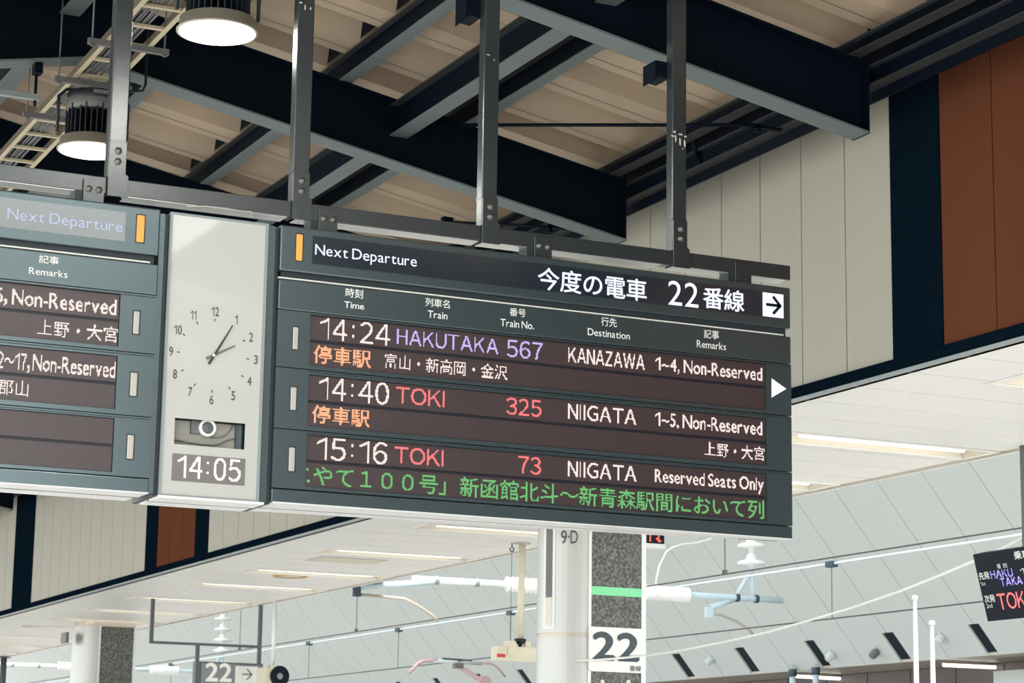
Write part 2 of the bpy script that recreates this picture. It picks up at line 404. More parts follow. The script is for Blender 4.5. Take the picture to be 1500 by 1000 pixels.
while y < 128:
    a, b = y+.008, y+1.152
    mb = MB(); slab(mb, 21.62, 16.5, a, b, 0, .06)
    cs = sorted([(s[1], s[0]) for s in slots if s[0] > a and s[1] < b])
    p = a
    for c0, c1 in cs:
        if c0 > p: slab(mb, KX, 21.62, p, c0, 0, .06)
        p = max(p, c1)
    if p < b: slab(mb, KX, 21.62, p, b, 0, .06)
    mb.build('canopy_panel', m_dome, far); y += 1.16
for a, b in slots:
    mb = MB(); slab(mb, KX, 21.62, b+.01, a-.01, .045, .058); mb.build('vent_slot', m_slot, far)
# soffit and wall of the far platform under that canopy
fs = MB().box((KX, 14, KZ), (24.4, 100, KZ+.1)).build('ceiling_far', m_ring, label='metal soffit of the far platform', kind='structure')
fw_ = MB().box((23.3, 14, -1), (23.5, 100, KZ-.005)).build('wall_back', m_brown, label='dark brown panelled wall of the far platform', kind='structure')
for i in range(18):
    MB().box((23.27, 24+i*1.3, 1), (23.3, 25.27+i*1.3, KZ-.01)).build('wall_panel', m_brown, fw_)
for i, (a, b, c, d) in enumerate(((1165, 990, 1255, 995), (1382, 973.5, 1458, 977))):
    p = at(a, b, 2, KZ-.07); r = at(c, d, 2, KZ-.07); r.z = p.z = KZ-.07
    t = thing('far_tube_light', ('long white tube light under the far canopy, right of two blue posts', 'long white tube light under the far canopy, right of the white poles')[i], 'tube light', (p+r)/2)
    MB().tube([p, r], .03, 10).build('tube', l_tube, t); MB().obox((p+r)/2+Vector((0, 0, .03)), (r-p)/2, (0, .05, 0) if abs((r-p).x) > abs((r-p).y) else (.05, 0, 0), (0, 0, .006)).build('batten', m_ring, t)
p = at(1455, 983, 0, 22.6)
MB().box((22.6, p.y-2.0, 0), (22.9, p.y, p.z)).build('far_kiosk', m_dome, label='pale grey block at the right edge under the far canopy', cat='kiosk')
for i, (px, lab) in enumerate(((1161, 'left one of two short pale blue posts under far canopy'), (1195, 'right one of two short pale blue posts under far canopy'))):
    p = at(px, 985, 0, 21.9)
    t = thing('canopy_post', lab, 'post', (21.9, p.y, -1.2), 'pale blue posts under the far canopy')
    MB().tube([(21.9, p.y, -1.2), (21.9, p.y, KZ-.1)], .055, 12).build('shaft', m_paleblue, t)
    MB().tube([(21.9, p.y, KZ-.1), (21.9, p.y, KZ+.02)], .075, 12).build('cap', m_clamp, t)
for i, (px, py, lab) in enumerate(((1043, 964, 'right of the column'), (1150, 950, 'x'), (1285, 953, 'y'), (1220, 957, 'z'), (1381, 932, 'w'))):
    if i in (1,): continue
    x_ = 21.3; K = KZ+KK*KX; d = ray(px-.0, py); tt = (K-CAM.z-KK*CAM.x)/(d.z+KK*d.x); c = CAM+d*tt
    lab = {0: 'small grey spotlight on the canopy just right of the platform column', 3: 'small grey spotlight on the canopy above the blue posts', 2: 'small dark-faced spotlight on the canopy left of the tall white poles', 4: 'small pale spotlight on the canopy right of the tall white poles'}[i]
    t = thing('canopy_spotlight', lab, 'spotlight', c, 'spotlights fixed to the far canopy')
    MB().lathe([(.05, 0), (.07, .03), (.07, .13), (.055, .16)], c-nd*.16, nd, 12).build('housing', m_dome if i != 2 else m_sens, t)
    MB().obox(c-nd*.02, (.06, 0, -.07), (0, .03, 0), nd*.015).build('bracket', m_dome, t)

# ================================================================== ROOF STEEL
PB = [12.43+3.44*k for k in range(-1, 12)]
ordn = ['first', 'second', 'third', 'fourth', 'fifth', 'sixth', 'seventh', 'eighth', 'ninth', 'tenth', 'eleventh', 'twelfth', 'thirteenth']
BL = {0: 'gabled navy roof beam directly above the viewer side of the signs', 1: 'gabled navy steel roof beam nearest the hanging signs, ending at upper right', 2: 'gabled navy steel roof beam crossing behind the hangers above the clock'}
for i, Yb in enumerate(PB):
    if i == 0: pass
    lab = BL.get(i, 'gabled navy steel roof beam behind the signs, %s counted away from them' % ordn[i])
    t = thing('roof_beam', lab, 'beam', (RX, Yb+.1, zb(RX)), 'navy gabled roof beams')
    for s, xe in ((1, 8.5), (-1, -.36)):
        def quad(za, zc, ya, yb):
            pts = [(RX, ya, zb(RX)+za), (xe, ya, zb(xe)+za), (xe, ya, zb(xe)+zc), (RX, ya, zb(RX)+zc)]
            return MB().prism(pts, (0, yb-ya, 0))
        quad(.012, .488, Yb+.094, Yb+.106).build('web', m_navy, t)
        quad(0, .014, Yb, Yb+.2).build('bottom_flange', m_flange, t, label='lighter grey underside flange')
        quad(.486, .5, Yb, Yb+.2).build('top_flange', m_navy, t)
    MB().box((8.488, Yb+.002, zb(8.5)), (8.5, Yb+.198, zb(8.5)+.5)).build('end_plate', m_navy, t)
def purlin(x1, off, h, wd, y0, y1, lab, grp, nm='purlin', mt=None):
    """I section running along Y; x1 = its right-hand flange edge"""
    x0 = x1-wd; xc = (x0+x1)/2; z0 = zb(xc)+off
    t = thing(nm, lab, 'purlin' if nm == 'purlin' else 'beam', (xc, (y0+y1)/2, z0), grp)
    MB().box((xc-.006, y0, z0+.01), (xc+.006, y1, z0+h-.008)).build('web', m_navy, t)
    MB().box((x0, y0, z0), (x1, y1, z0+.01)).build('bottom_flange', m_flange, t, label='lighter grey underside flange')
    MB().box((x0, y0, z0+h-.01), (x1, y1, z0+h)).build('top_flange', m_purlin, t)
PL = [(6.12, 'passing between the second and third hangers'), (7.17, 'crossing left of the third hanger from the clock'), (5.01, 'just right of the round lamps'), (3.2, 'left of the cable ladder'), (2.1, 'far left of the ridge'), (1.0, 'leftmost of all')]
for x, lab in PL: purlin(x, .502, .185, .11, 6.3, 53, 'long steel purlin, '+lab, 'long purlins under the roof sheets')
EM = mat('eave_channel_paint', (.032, .032, .034), .55, spec=.3)
# eave: a doubled channel
m_fl0 = m_flange; m_flange = EM
purlin(8.44, .502, .1, .1, 6.3, 53, 'upper grey steel eave channel along the top of the panelled wall', 'eave channels')
purlin(8.62, .36, .14, .1, 6.3, 53, 'lower grey steel eave channel along the top of the panelled wall', 'eave channels')
m_flange = m_fl0
t = thing('eave_fascia', 'dark fascia strip along the lower edge of the eave, against the panelled wall', 'fascia', (8.64, 30, zb(8.64)+.3))
MB().box((8.622, 6.3, zb(8.6)+.29), (8.64, 53, zb(8.6)+.69)).build('fascia_plate', m_navy, t)
MB().box((8.6, 20, zb(8.6)+.285), (8.645, 20.1, zb(8.6)+.30)).build('splice', m_navy, t)
MB().box((8.5, 6.2, 7.35), (9.3, 100, 7.38)).build('sky_block', m_navy, CE)  # unseen plate added to keep sky light off the wall top
MB().box((8.64, 6.2, zb(8.64)+.74), (8.66, 100, 7.36)).build('sky_block_side', m_navy, CE)  # closes the side of the added light block
GP = []
for i in range(0, len(PB)-1):
    if i > 7: break
    y0, y1 = PB[i]+.108, PB[i+1]+.092
    purlin(6.62, .24, .255, .15, y0, y1, 'deep navy cross beam between roof beams in the %s bay, wall side of the ridge' % ordn[i], 'deep cross beams between the roof beams', 'cross_beam')
    purlin(4.0, .36, .13, .15, y0, y1, 'deep navy cross beam between roof beams in the %s bay, beside the ridge' % ordn[i], 'deep cross beams between the roof beams', 'cross_beam')
cl = MB()
for x in (6.01, 7.06, 4.9):
    for k in range(-10, 50):
        ye = 15.14+.695*k; z = zb(x)+.70
        cl.add([(x, ye+.0, z+.003), (x, ye+.32, z+.003), (x, ye+.27, z+.165), (x, ye+.055, z+.165)], [(0, 1, 2, 3)])
cl.build('fold_patch', m_navy, CE, label='dark patches in the folds above the purlins', kind='stuff')  # near-black patches across the folds above the purlins
# sway rods with drop brackets under the eave
for i, (pa, pb_) in enumerate((((636, 183), (1110, 183)), ((655, 325), (805, 332)))):
    e = at(*pb_, 0, 8.35); s = at(*pa, 1, (15.86, 18.4)[i])
    t = thing('sway_rod', ('thin dark horizontal rod passing behind the two right hangers', 'thin dark rod seen in the gap just right of the third hanger')[i], 'rod', (s+e)/2, 'sway rods under the roof')
    MB().tube([s, e], .014, 8).build('rod', m_navy, t)
    MB().box((e.x-.015, e.y-.02, e.z-.05), (e.x+.015, e.y+.02, zb(8.6)+.375)).box((e.x-.015, e.y-.02, zb(8.6)+.345), (8.54, e.y+.02, zb(8.6)+.362)).build('drop_bracket', m_navy, t)
    MB().obox(s+Vector((0, 0, .01)), (.05, 0, 0), (0, .03, 0), (0, 0, .03)).build('turnbuckle', m_navy, t)
# curved bracket beside the right hanger
a = at(1012, 186, 0, 8.45); b = at(1022, 232, 0, 8.55); c = at(1026, 200, 0, 8.55)
t = thing('eave_bracket', 'short dark angled bracket hanging from the eave right of the rightmost hanger', 'bracket', b)
MB().tube([a, (a+b)/2+Vector((0, 0, -.02)), b], .022, 8).build('brace', m_navy, t)
MB().box((b.x-.01, b.y-.05, b.z-.02), (b.x+.012, b.y+.05, zb(8.6)+.38)).build('plate', m_navy, t)

# ================================================================== HANGING FRAME
frame = thing('sign_frame', 'grey square-tube frame with four hangers carrying the departure boards and clock', 'frame', (4.5, 12.09, 4.8))
HX = [3.221, 4.297, 5.483, 6.773]; TY0, TY1 = 12.05, 12.13
def bolt(x, z, y, parent, r=.0165):
    mb = MB().lathe([(r*1.35, 0), (r*1.35, -.004), (r, -.004), (r, -.016), (r*.55, -.017), (r*.5, -.024), (.001, -.024)], (x, y, z), (0, 1, 0), 6)
    return mb.build('bolt', m_bolt, parent)
RZ0, RZ1 = 4.775, 4.868
for i, hx in enumerate(HX):
    h = MB().box((hx, TY0, RZ1), (hx+.1, TY1, zb(hx)+.69)).build('hanger', m_tube, frame, bevel=.006)
    tall = [5.075, 5.045, 5.04, 5.06][i]
    g = MB().prism([(hx+.0, 12.045, RZ0-.012), (hx+.115, 12.045, RZ0-.012), (hx+.115, 12.045, RZ1+.015), (hx+.098, 12.045, RZ1+.025), (hx+.098, 12.045, tall), (hx+.0, 12.045, tall)], (0, -.01, 0)).build('gusset_plate', m_tube, frame, bevel=.002)
    bolt(hx+.05, tall-.055, 12.035, g); bolt(hx+.05, tall-.115, 12.035, g)
    # sleeve seam above
    MB().box((hx-.003, TY0-.003, tall+.0), (hx+.103, TY1+.003, tall+.006)).build('sleeve_edge', m_tube, frame)
edges = [-.6]+HX+[None]
for i in range(len(HX)+1):
    a = -.2 if i == 0 else HX[i-1]+.1; b = HX[i] if i < len(HX) else 7.628
    MB().box((a+.003, TY0+.002, RZ0), (b-.003, TY1, RZ1)).build('rail', m_tube, frame, bevel=.005)
for i, (a, b) in enumerate(((2.2, 3.17), (3.33, 4.27), (4.33, 5.47), (5.5, 6.7), (6.78, 7.6))):
    MB().box((a, TY0+.004, RZ0-.004), (b, TY1+.045, RZ0-.001)).build('rail_soffit', m_alu, frame, label='bright aluminium underside of the rail')
for i in range(len(HX)):
    MB().box((HX[i]-.004, TY0-.003, RZ0-.006), (HX[i]+.004, TY1+.004, RZ1+.004)).build('joint_gap', m_case_d, frame)
for x in (3.145, 4.513, 5.883, 7.27):
    b = MB().box((x-.058, 12.033, 4.712), (x+.058, 12.046, 4.842)).build('bracket_plate', m_tube, frame, bevel=.002)
    if x < 7: bolt(x-.028, 4.785, 12.033, b, .015); bolt(x+.028, 4.785, 12.033, b, .015)
    MB().box((x-.1, 12.05, 4.712), (x+.05, 12.16, RZ0)).build('spacer_block', m_case_d, frame)
# scraped paint on the rightmost hanger and nicks on the second one
def chips(lst, Y, par):
    mb = MB()
    for px, py, w_, h_ in lst:
        c = at(px, py, 1, Y); n = 7; pts = []
        for j in range(n):
            a = 2*math.pi*j/n; rr = random.uniform(.7, 1.15); pts.append((c.x+math.cos(a)*w_*rr, Y, c.z+math.sin(a)*h_*rr))
        mb.add(pts, [tuple(range(n))])
    return mb.build('chipped_paint', m_chip, par, label='bare pale scrapes through the paint')
chips([(990, 203, .007, .03), (996, 207, .008, .03), (1003, 210, .007, .028), (988, 193, .012, .008), (997, 197, .02, .006), (1004, 200, .01, .007), (986, 199, .02, .005), (1000, 218, .003, .006)], 12.0485, frame)
chips([(447, 11, .005, .018), (455, 12.5, .0045, .010), (441, 4, .01, .006)], 12.0485, frame)
chips([(715, 80, .015, .004), (724, 88, .006, .004)], 12.0485, frame)
for (px0, py0, px1, py1) in ((684, -40, 704, 27), (960, 88, 979, 116)):
    a = at(px0, py0, 1, 12.12); b = at(px1, py1, 1, 12.12)
    MB().prism([(a.x, 12.12, b.z-.02), (a.x+.02, 12.12, b.z+.01), (b.x, 12.12, b.z), (b.x, 12.12, a.z), (a.x, 12.12, a.z)], (0, .16, 0)).build('beam_clip', m_navy, frame)
# grey cable on the rail over the clock
p = [at(x, y, 1, 12.03) for x, y in ((274, 302), (300, 302), (330, 305), (352, 309), (368, 310), (368, 318))]
MB().tube(p, .004, 6).build('loose_wire', m_tick, frame)

# ================================================================== DEPARTURE BOARDS
X0, X1 = 4.218, 7.59
Y0 = 12.0
ZT, ZH, ZS, ZR, ZB = 4.711, 4.448, 4.40, 4.222, 3.232
ZBOT = 3.139
def zc(px, py, Y=Y0): return at(px, py, 1, Y).z
def xc(px, py, Y=Y0): return at(px, py, 1, Y).x
D = .22
def body(t, x0, x1, rows, taper, notch):
    """casing parts of one board; rows = z of the grooves"""
    hd = MB().box((x0, Y0, ZH), (x1, Y0+D, ZT)).build('header', m_case, t, bevel=.009)
    MB().box((x0+.02, Y0+.03, ZS-.01), (x1-.02, Y0+D-.01, ZH+.01)).build('gap_recess', m_case_d, t)
    MB().box((x0+(.04 if notch else 0), Y0+.012, ZS+.004), (x1-.045, Y0+.03, ZS+.0125)).build('bright_strip', m_strip, t, label='bright strip in the gap under the header')  # pale strip set into the gap under the header
    sub = MB().box((x0, Y0, ZR+.004), (x1, Y0+D, ZS-.002)).build('title_strip', m_case, t, bevel=.006)
    MB().box((x0+.01, Y0+.04, ZBOT+.02), (x1-.012, Y0+D-.01, ZR+.01)).build('inner_box', m_case_d, t)
    return hd, sub
def rowpanel(t, x0, x1, zt, zb_, lx0, lx1, lzt, lzb, zmid):
    """a row casing with an opening, its two LED modules inside"""
    mb = MB(); yb = Y0+D*.5
    mb.box((x0, Y0, zb_), (lx0, yb, zt)); mb.box((lx1, Y0, zb_), (x1, yb, zt))
    mb.box((lx0, Y0, lzt), (lx1, yb, zt)); mb.box((lx0, Y0, zb_), (lx1, yb, lzb))
    r = mb.build('row_casing', m_case, t)
    MB().box((lx0, Y0-.004, zt-.012), (lx1+(x1-lx1)*.97, Y0, zt-.009)).build('ledge', m_case_d, r)
    g = .0085
    MB().box((lx0+.004, Y0+.012, zmid+g), (lx1-.004, Y0+.02, lzt-.003)).build('led_module', m_led, r)
    MB().box((lx0+.004, Y0+.012, lzb+.003), (lx1-.004, Y0+.02, zmid-g)).build('led_module', m_led, r)
    MB().box((lx0, Y0+.018, lzb), (lx1, Y0+.03, lzt)).build('module_back', m_ledgap, r)
    return r
def capsule(t, px0, px1, pt, pb, m, nm, dz=.012):
    a = at(px0, pt, 1, Y0); b = at(px1, pb, 1, Y0)
    o = MB().box((a.x, Y0-dz*.4, b.z), (b.x, Y0+.01, a.z)).build(nm, m, t, bevel=.006)
    MB().box((a.x-.006, Y0-.001, b.z-.006), (b.x+.006, Y0+.005, a.z+.006)).build('lamp_bezel', m_case_d, t, bevel=.002)
    return o
PY = Y0-.0015      # printed lettering
fp = pmap(PY)
fl = pmap(Y0+.009)  # lit dots stand just proud of the module
YL = Y0+.009

B2 = thing('departure_board', 'large right departure board listing three trains under a 22番線 header', 'departure board', ((X0+X1)/2, Y0+D/2, ZBOT), 'LED departure boards')
hd, sub = body(B2, X0, X1, None, 0, False)
ins = [(4.21, 3.8765), (3.8735, 3.5540), (3.5510, 3.2345)]
g12 = zc(405, 536.3); g23 = zc(401, 626.4); g3b = zc(399, 714)
lx0, lx1 = xc(455, 460.5), xc(1122.5, 534)
tops = [(zc(455, 460.5), zc(453.4, 535.2), zc(455, 498.5)), (zc(452.2, 548), zc(450, 623.6), zc(451.4, 587)), (zc(450, 636.2), zc(448.3, 712.4), zc(449.4, 674.5))]
rowz = [(ZR, g12+.002), (g12-.003, g23+.002), (g23-.003, g3b+.002)]
rows2 = []
for (zt, z0), (a, b, c) in zip(rowz, tops):
    rows2.append(rowpanel(B2, X0-.0, X1, zt, z0, lx0, lx1, a, b, c))
MB().box((X0, Y0, ZBOT), (X1, Y0+.12, g3b-.004)).build('bottom_strip', m_case, B2, bevel=.004)
MB().prism([(X0+.01, Y0+.002, ZBOT-.004), (X1, Y0+.002, ZBOT-.004), (X1, Y0+.12, ZBOT-.004), (X0+.01, Y0+.262, ZBOT-.004)], (0, 0, .008)).build('underside_plate', m_under, B2)
MB().prism([(X0+.01, Y0+.292, ZBOT-.006), (X1-.3, Y0+.145, ZBOT-.006), (X1-.9, Y0+.25, ZBOT-.006), (X0+.01, Y0+.43, ZBOT-.006)], (0, 0, .06)).build('rear_tray', m_under, B2)
MB().prism([(X0+.01, Y0+.255, ZBOT-.003), (X1-.02, Y0+.105, ZBOT-.003), (X1-.02, Y0+.16, ZBOT-.003), (X0+.01, Y0+.3, ZBOT-.003)], (0, 0, .03)).build('seam_strip', m_case_d, B2)
for x in (xc(524, 464), xc(770, 491), xc(1061, 522)): MB().lathe([(.006, 0), (.006, -.004), (.001, -.004)], (x, Y0, ZR+.001), (0, 1, 0), 8).build('screw', m_case_d, B2)
for (x, z) in [(xc(524, 549), g12), (xc(771, 573), g12), (xc(1061, 601), g12), (xc(521, 636), g23), (xc(770, 657), g23), (xc(1062, 682), g23), (xc(518, 724), g3b), (xc(769, 742), g3b), (xc(1062, 765), g3b)]:
    MB().lathe([(.006, 0), (.006, -.004), (.001, -.004)], (x, Y0, z-.004), (0, 1, 0), 8).build('screw', m_case_d, B2)
# header display
hx0, hx1 = xc(458, 346), xc(1149, 440); hz1 = zc(458.7, 345); hz0 = zc(457.5, 386)
hp = MB().box((hx0, Y0-.002, hz0), (hx1, Y0+.004, hz1)).build('header_display', m_glassy, hd, label='smoky display window of the header')
fh = pmap(Y0-.004)
letters('Next Departure', bx((461.2, 372), (610.2, 382), (463, 357.5), (540, 387.4)), fh, l_head, hd)
letters('今度の電車', bx((787.2, 407), (947, 425), (802, 392.2), (933.6, 440.8)), fh, l_head, hd, off=.012)
letters('22', bx((978.4, 428), (1022.7, 437), (991, 411.8), (988.2, 447)), fh, l_head, hd)
letters('番線', bx((1029.4, 439), (1089.9, 444), (1044, 421), (1086, 457.4)), fh, l_head, hd, off=.014)
a = bx((1117, 445), (1147, 448), (1117, 428), (1117, 462.7))
MB().box((a[0], Y0-.006, a[2]), (a[1], Y0, a[3])).build('arrow_panel', l_head, hd, label='lit white arrow panel')
cx, cz = (a[0]+a[1])/2, (a[2]+a[3])/2; s = (a[1]-a[0])
def arrow(cx, cz, s, fn, m, par, th=.085):
    mb = MB()
    def seg(p, q, t_=th):
        (x0, z0), (x1, z1) = p, q; d = Vector((x1-x0, z1-z0)).normalized()*t_*s/2; n = Vector((-d.y, d.x))
        mb.add([fn(x0-n.x, z0-n.y), fn(x1-n.x, z1-n.y), fn(x1+n.x, z1+n.y), fn(x0+n.x, z0+n.y)], [(0, 1, 2, 3)])
    seg((cx-.36*s, cz), (cx+.3*s, cz)); seg((cx-.02*s, cz+.37*s), (cx+.36*s, cz-.03*s)); seg((cx-.02*s, cz-.37*s), (cx+.36*s, cz+.03*s))
    return mb.build('arrow', m, par)
arrow(cx, cz, s, pmap(Y0-.0075), m_screen, hd, .13)
capsule(B2, 434.3, 442.5, 342.3, 382.3, l_amber, 'amber_lamp')
for L in ((429.3, 436.3, 478.4, 512), (426, 433.6, 566.2, 601), (423.4, 431.2, 654.6, 690.4)): capsule(B2, *L, m_lampoff, 'status_lamp')
tp = [at(1130.2, 554, 1, Y0), at(1130.2, 582.2, 1, Y0), at(1151.7, 569.4, 1, Y0)]
MB().prism([(p.x, Y0-.002, p.z) for p in tp], (0, .006, 0)).build('arrowhead', l_head, rows2[0], label='lit white triangle pointing right')
for s_, L, R, T, B in (('時刻', (506, 430), (531.8, 430), (518, 422.6), (518, 436.3)), ('Time', (504, 447), (533.2, 449), (505, 441), (531, 453.5)),
    ('列車名', (622.8, 443), (658.6, 446), (624, 435.8), (657, 452)), ('Train', (626.4, 461), (655.3, 463), (628, 454.4), (655, 468)),
    ('番号', (746.3, 457), (770, 459), (747, 450.4), (769, 464.8)), ('Train No.', (732.8, 473), (782.2, 478), (734, 466.6), (781, 482.6)),
    ('行先', (880.4, 472), (903.4, 474), (891, 465), (903, 479.5)), ('Destination', (860.8, 487), (922.4, 494), (862, 480.4), (921, 497.4)),
    ('記事', (1031, 489), (1053, 491), (1031, 482), (1052, 497.3)), ('Remarks', (1020.4, 503), (1063.3, 508), (1022, 498), (1062, 513))):
    letters(s_, bx(L, R, T, B), fp, m_print, sub, off=.008)
def led(row, items, fn=fl):
    for s_, m, L, R, T, B, off in items: dots(s_, bx(L, R, T, B, YL), fn, m, row, off=off)
led(rows2[0], [('14:24', l_white, (468.6, 480), (571.8, 490), (476, 465.2), (567.6, 506.2), 0),
    ('HAKUTAKA', l_violet, (581.4, 490), (730, 505), (583, 481.5), (727, 518.6), 0), ('567', l_violet, (742.4, 508), (795, 515), (747, 497.2), (783, 526.4), 0),
    ('停車駅', l_orange, (459.2, 522), (543.8, 525), (472, 505.6), (531, 538.4), .012), ('富山・新高岡・金沢', l_white, (563.4, 535), (743.4, 540), (573, 518.2), (742.6, 556.4), 0),
    ('KANAZAWA', l_white, (832.6, 520), (944.5, 528), (834, 508.2), (943.4, 541.6), .006), ('1~4, Non-Reserved', l_white, (960, 535), (1116.7, 545), (966, 522.8), (1114, 560.4), .008)])
led(rows2[1], [('14:40', l_white, (467.4, 570), (569.9, 575), (475, 552), (564.8, 593), 0), ('TOKI', l_red, (580, 575), (651.4, 582), (581.6, 566), (650, 596.4), .004),
    ('325', l_red, (741.6, 595), (793.2, 598), (746.8, 582), (786, 610.4), .004), ('停車駅', l_orange, (457, 608), (541.9, 612), (469.6, 593.4), (541, 626.2), .012),
    ('NIIGATA', l_white, (832, 602), (932, 610), (834, 590.8), (930.8, 622.2), .006), ('1~5, Non-Reserved', l_white, (959.6, 615), (1116.7, 625), (966, 603.6), (1115.6, 640.2), .008),
    ('上野・大宮', l_white, (1032, 660), (1120, 662), (1037, 646.8), (1118.4, 674.6), 0)])
led(rows2[2], [('15:16', l_white, (464, 660), (567.2, 665), (472.4, 640.2), (564.8, 680.4), 0), ('TOKI', l_red, (578, 663), (649.8, 668), (580, 653.6), (648.8, 683.2), .004),
    ('73', l_red, (759.2, 680), (792.6, 682), (760.8, 667.4), (788.8, 695.2), .004), ('NIIGATA', l_white, (831.8, 687), (932.4, 694), (834, 674.8), (931.4, 705.4), .006),
    ('Reserved Seats Only', l_white, (959.2, 700), (1118.6, 710), (961.6, 686.8), (1110, 723.6), .008),
    ('やて１００号」新函館北斗〜新青森駅間において列', l_green, (459.2, 700), (1119.3, 745), (472.4, 681.8), (1107, 759.4), .006)])
a = at(450.3, 687, 1, YL); b = at(451.5, 704, 1, YL)
MB().box((a.x-.006, YL, a.z-.006), (a.x+.006, YL+.002, a.z+.006)).box((b.x-.006, YL, b.z-.008), (b.x+.008, YL+.002, b.z+.006)).build('lit_lettering', l_green, rows2[2])

# ---- left board
XL1 = xc(235.5, 320); XL0 = XL1-3.37
B1 = thing('departure_board', 'left departure board cut off by the picture edge, beside the clock', 'departure board', ((XL0+XL1)/2, Y0+D/2, ZBOT), 'LED departure boards')
hd1, sub1 = body(B1, XL0, XL1, None, 0, True)
MB().box((XL1+.001, Y0+.012, ZBOT), (XL1+.03, Y0+.2, ZT-.02)).build('side_cover', m_case, B1)
l1b = xc(175, 470)
tops1 = [(zc(177.8, 431), zc(173.6, 508), zc(175.7, 468.5)), (zc(173.6, 521.4), zc(170, 599.8), zc(171.5, 560.3)), (zc(168.4, 613), zc(164.4, 692), zc(166.4, 651.5))]
tops1 = tops
rows1 = []
for (zt, z0), (a, b, c) in zip(rowz, tops1): rows1.append(rowpanel(B1, XL0, XL1, zt, z0, XL0+(X1-lx1), l1b, a, b, c))
MB().box((XL0, Y0, ZBOT), (XL1, Y0+.12, g3b-.004)).build('bottom_strip', m_case, B1, bevel=.004)
MB().box((XL0, Y0+.19, ZBOT-.003), (XL1-.01, Y0+.235, ZBOT+.03)).build('seam_strip', m_case_d, B1)
MB().box((XL0, Y0+.002, ZBOT-.004), (XL1-.0, Y0+.195, ZBOT+.004)).build('underside_plate', m_under, B1)
MB().box((XL0, Y0+.228, ZBOT-.006), (XL1-.02, Y0+.37, ZBOT+.06)).build('rear_tray', m_under, B1)
a = bx((0, 330), (183.7, 330), (183.7, 311.8), (181.6, 354.5))
MB().box((XL1-3.1, Y0-.002, hz0), (a[1], Y0+.004, hz1)).build('header_display', mat('header_acrylic_hazed', (.2, .22, .225), .14, spec=1.), hd1, label='display window of the header, paler with reflected haze')  # reflected sheen painted into this window's paler colour
letters('Next Departure', bx((10.1, 322), (179, 340), (12, 304.4), (100, 336)), fh, l_head2, hd1)
capsule(B1, 201, 210.5, 314.3, 355.5, l_amber, 'amber_lamp')
for L in ((196, 203.4, 455, 489.6), (191.5, 200, 544.8, 580.4), (186.8, 194.8, 636.4, 672.4)): capsule(B1, *L, m_lampoff, 'status_lamp')
letters('記事', bx((56.9, 380), (86.2, 383), (58.7, 373.2), (85.4, 388)), fp, m_print, sub1, off=.01)
letters('Remarks', bx((42.2, 398), (98.8, 402), (44, 391.2), (98, 407.2)), fp, m_print, sub1, off=.006)
led(rows1[0], [('Non-Reserved', l_white, (17.2, 440), (170.6, 455), (20, 422.8), (169.6, 461.6), .01), ('1~15,', l_white, (-60, 430), (10.6, 440), (-20, 419), (8, 447.6), .008),
    ('上野・大宮', l_white, (54.5, 485), (172.4, 490), (64, 467.6), (168, 501.4), 0)])
led(rows1[1], [('Non-Reserved', l_white, (48, 530), (169, 545), (50.4, 518.4), (168, 553.6), .01), ('12~17,', l_white, (-12, 525), (43.8, 530), (5.6, 514.8), (41, 546), .008),
    ('郡山', l_white, (-4, 570), (41.6, 570), (28, 556.6), (40.6, 581), 0)])

# ---- station clock between the boards
CX0, CX1 = xc(248.2, 400), xc(402, 400)
cx0, cx1 = xc(250, 400), xc(386, 430)
CK = thing('station_clock', 'tall white station clock reading five past two between the boards', 'clock', ((CX0+CX1)/2, Y0+.1, 3.12))
zt_, zb__ = zc(300, 316), zc(300, 729)
MB().box((CX0-.006, Y0+.1, zb__-.0), (CX1, Y0+.25, zt_)).box((CX0-.006, Y0+.02, zb__), (cx0, Y0+.1, zt_)).box((cx1, Y0+.02, zb__), (CX1, Y0+.1, zt_)).build('casing', m_case, CK, bevel=.004)
cf = MB()
cf.box((CX0-.006, Y0+.0, zb__), (cx0, Y0+.02, zt_)).box((cx1, Y0+.0, zb__), (cx1+.018, Y0+.02, zt_))
cf.box((cx0, Y0, zb__), (cx1, Y0+.02, zb__+.008)).box((cx0, Y0, zt_-.012), (cx1, Y0+.02, zt_))
cf.build('glazing_frame', m_lip, CK)
MB().box((cx1+.022, Y0+.004, zb__), (CX1-.0, Y0+.02, zt_-.01)).build('side_strip', m_case, CK)
MB().box((CX0-.004, Y0+.002, zb__-.014), (CX1-.012, Y0+.195, zb__-.001)).build('underside_plate', m_under, CK)
MB().box((CX0, Y0+.19, zb__-.012), (CX1-.02, Y0+.235, zb__+.02)).build('seam_strip', m_case_d, CK)
MB().box((CX0+.0, Y0+.228, zb__-.014), (CX1-.02, Y0+.37, zb__+.05)).build('rear_tray', m_under, CK)
wx = bx((256, 630), (359.5, 638), (256.2, 611.2), (255, 649.8)); dx = bx((252.2, 680), (359.2, 690), (252.6, 663.4), (251.2, 703.2))
YF = Y0+.006
fc = MB()
def fq(x0, x1, z0, z1): fc.box((x0, YF, z0), (x1, YF+.01, z1))
fq(cx0, cx1, wx[3], zt_-.012); fq(cx0, wx[0], wx[2], wx[3]); fq(wx[1], cx1, wx[2], wx[3]); fq(cx0, cx1, zb__+.008, wx[2])
face = fc.build('clock_face', m_face, CK)
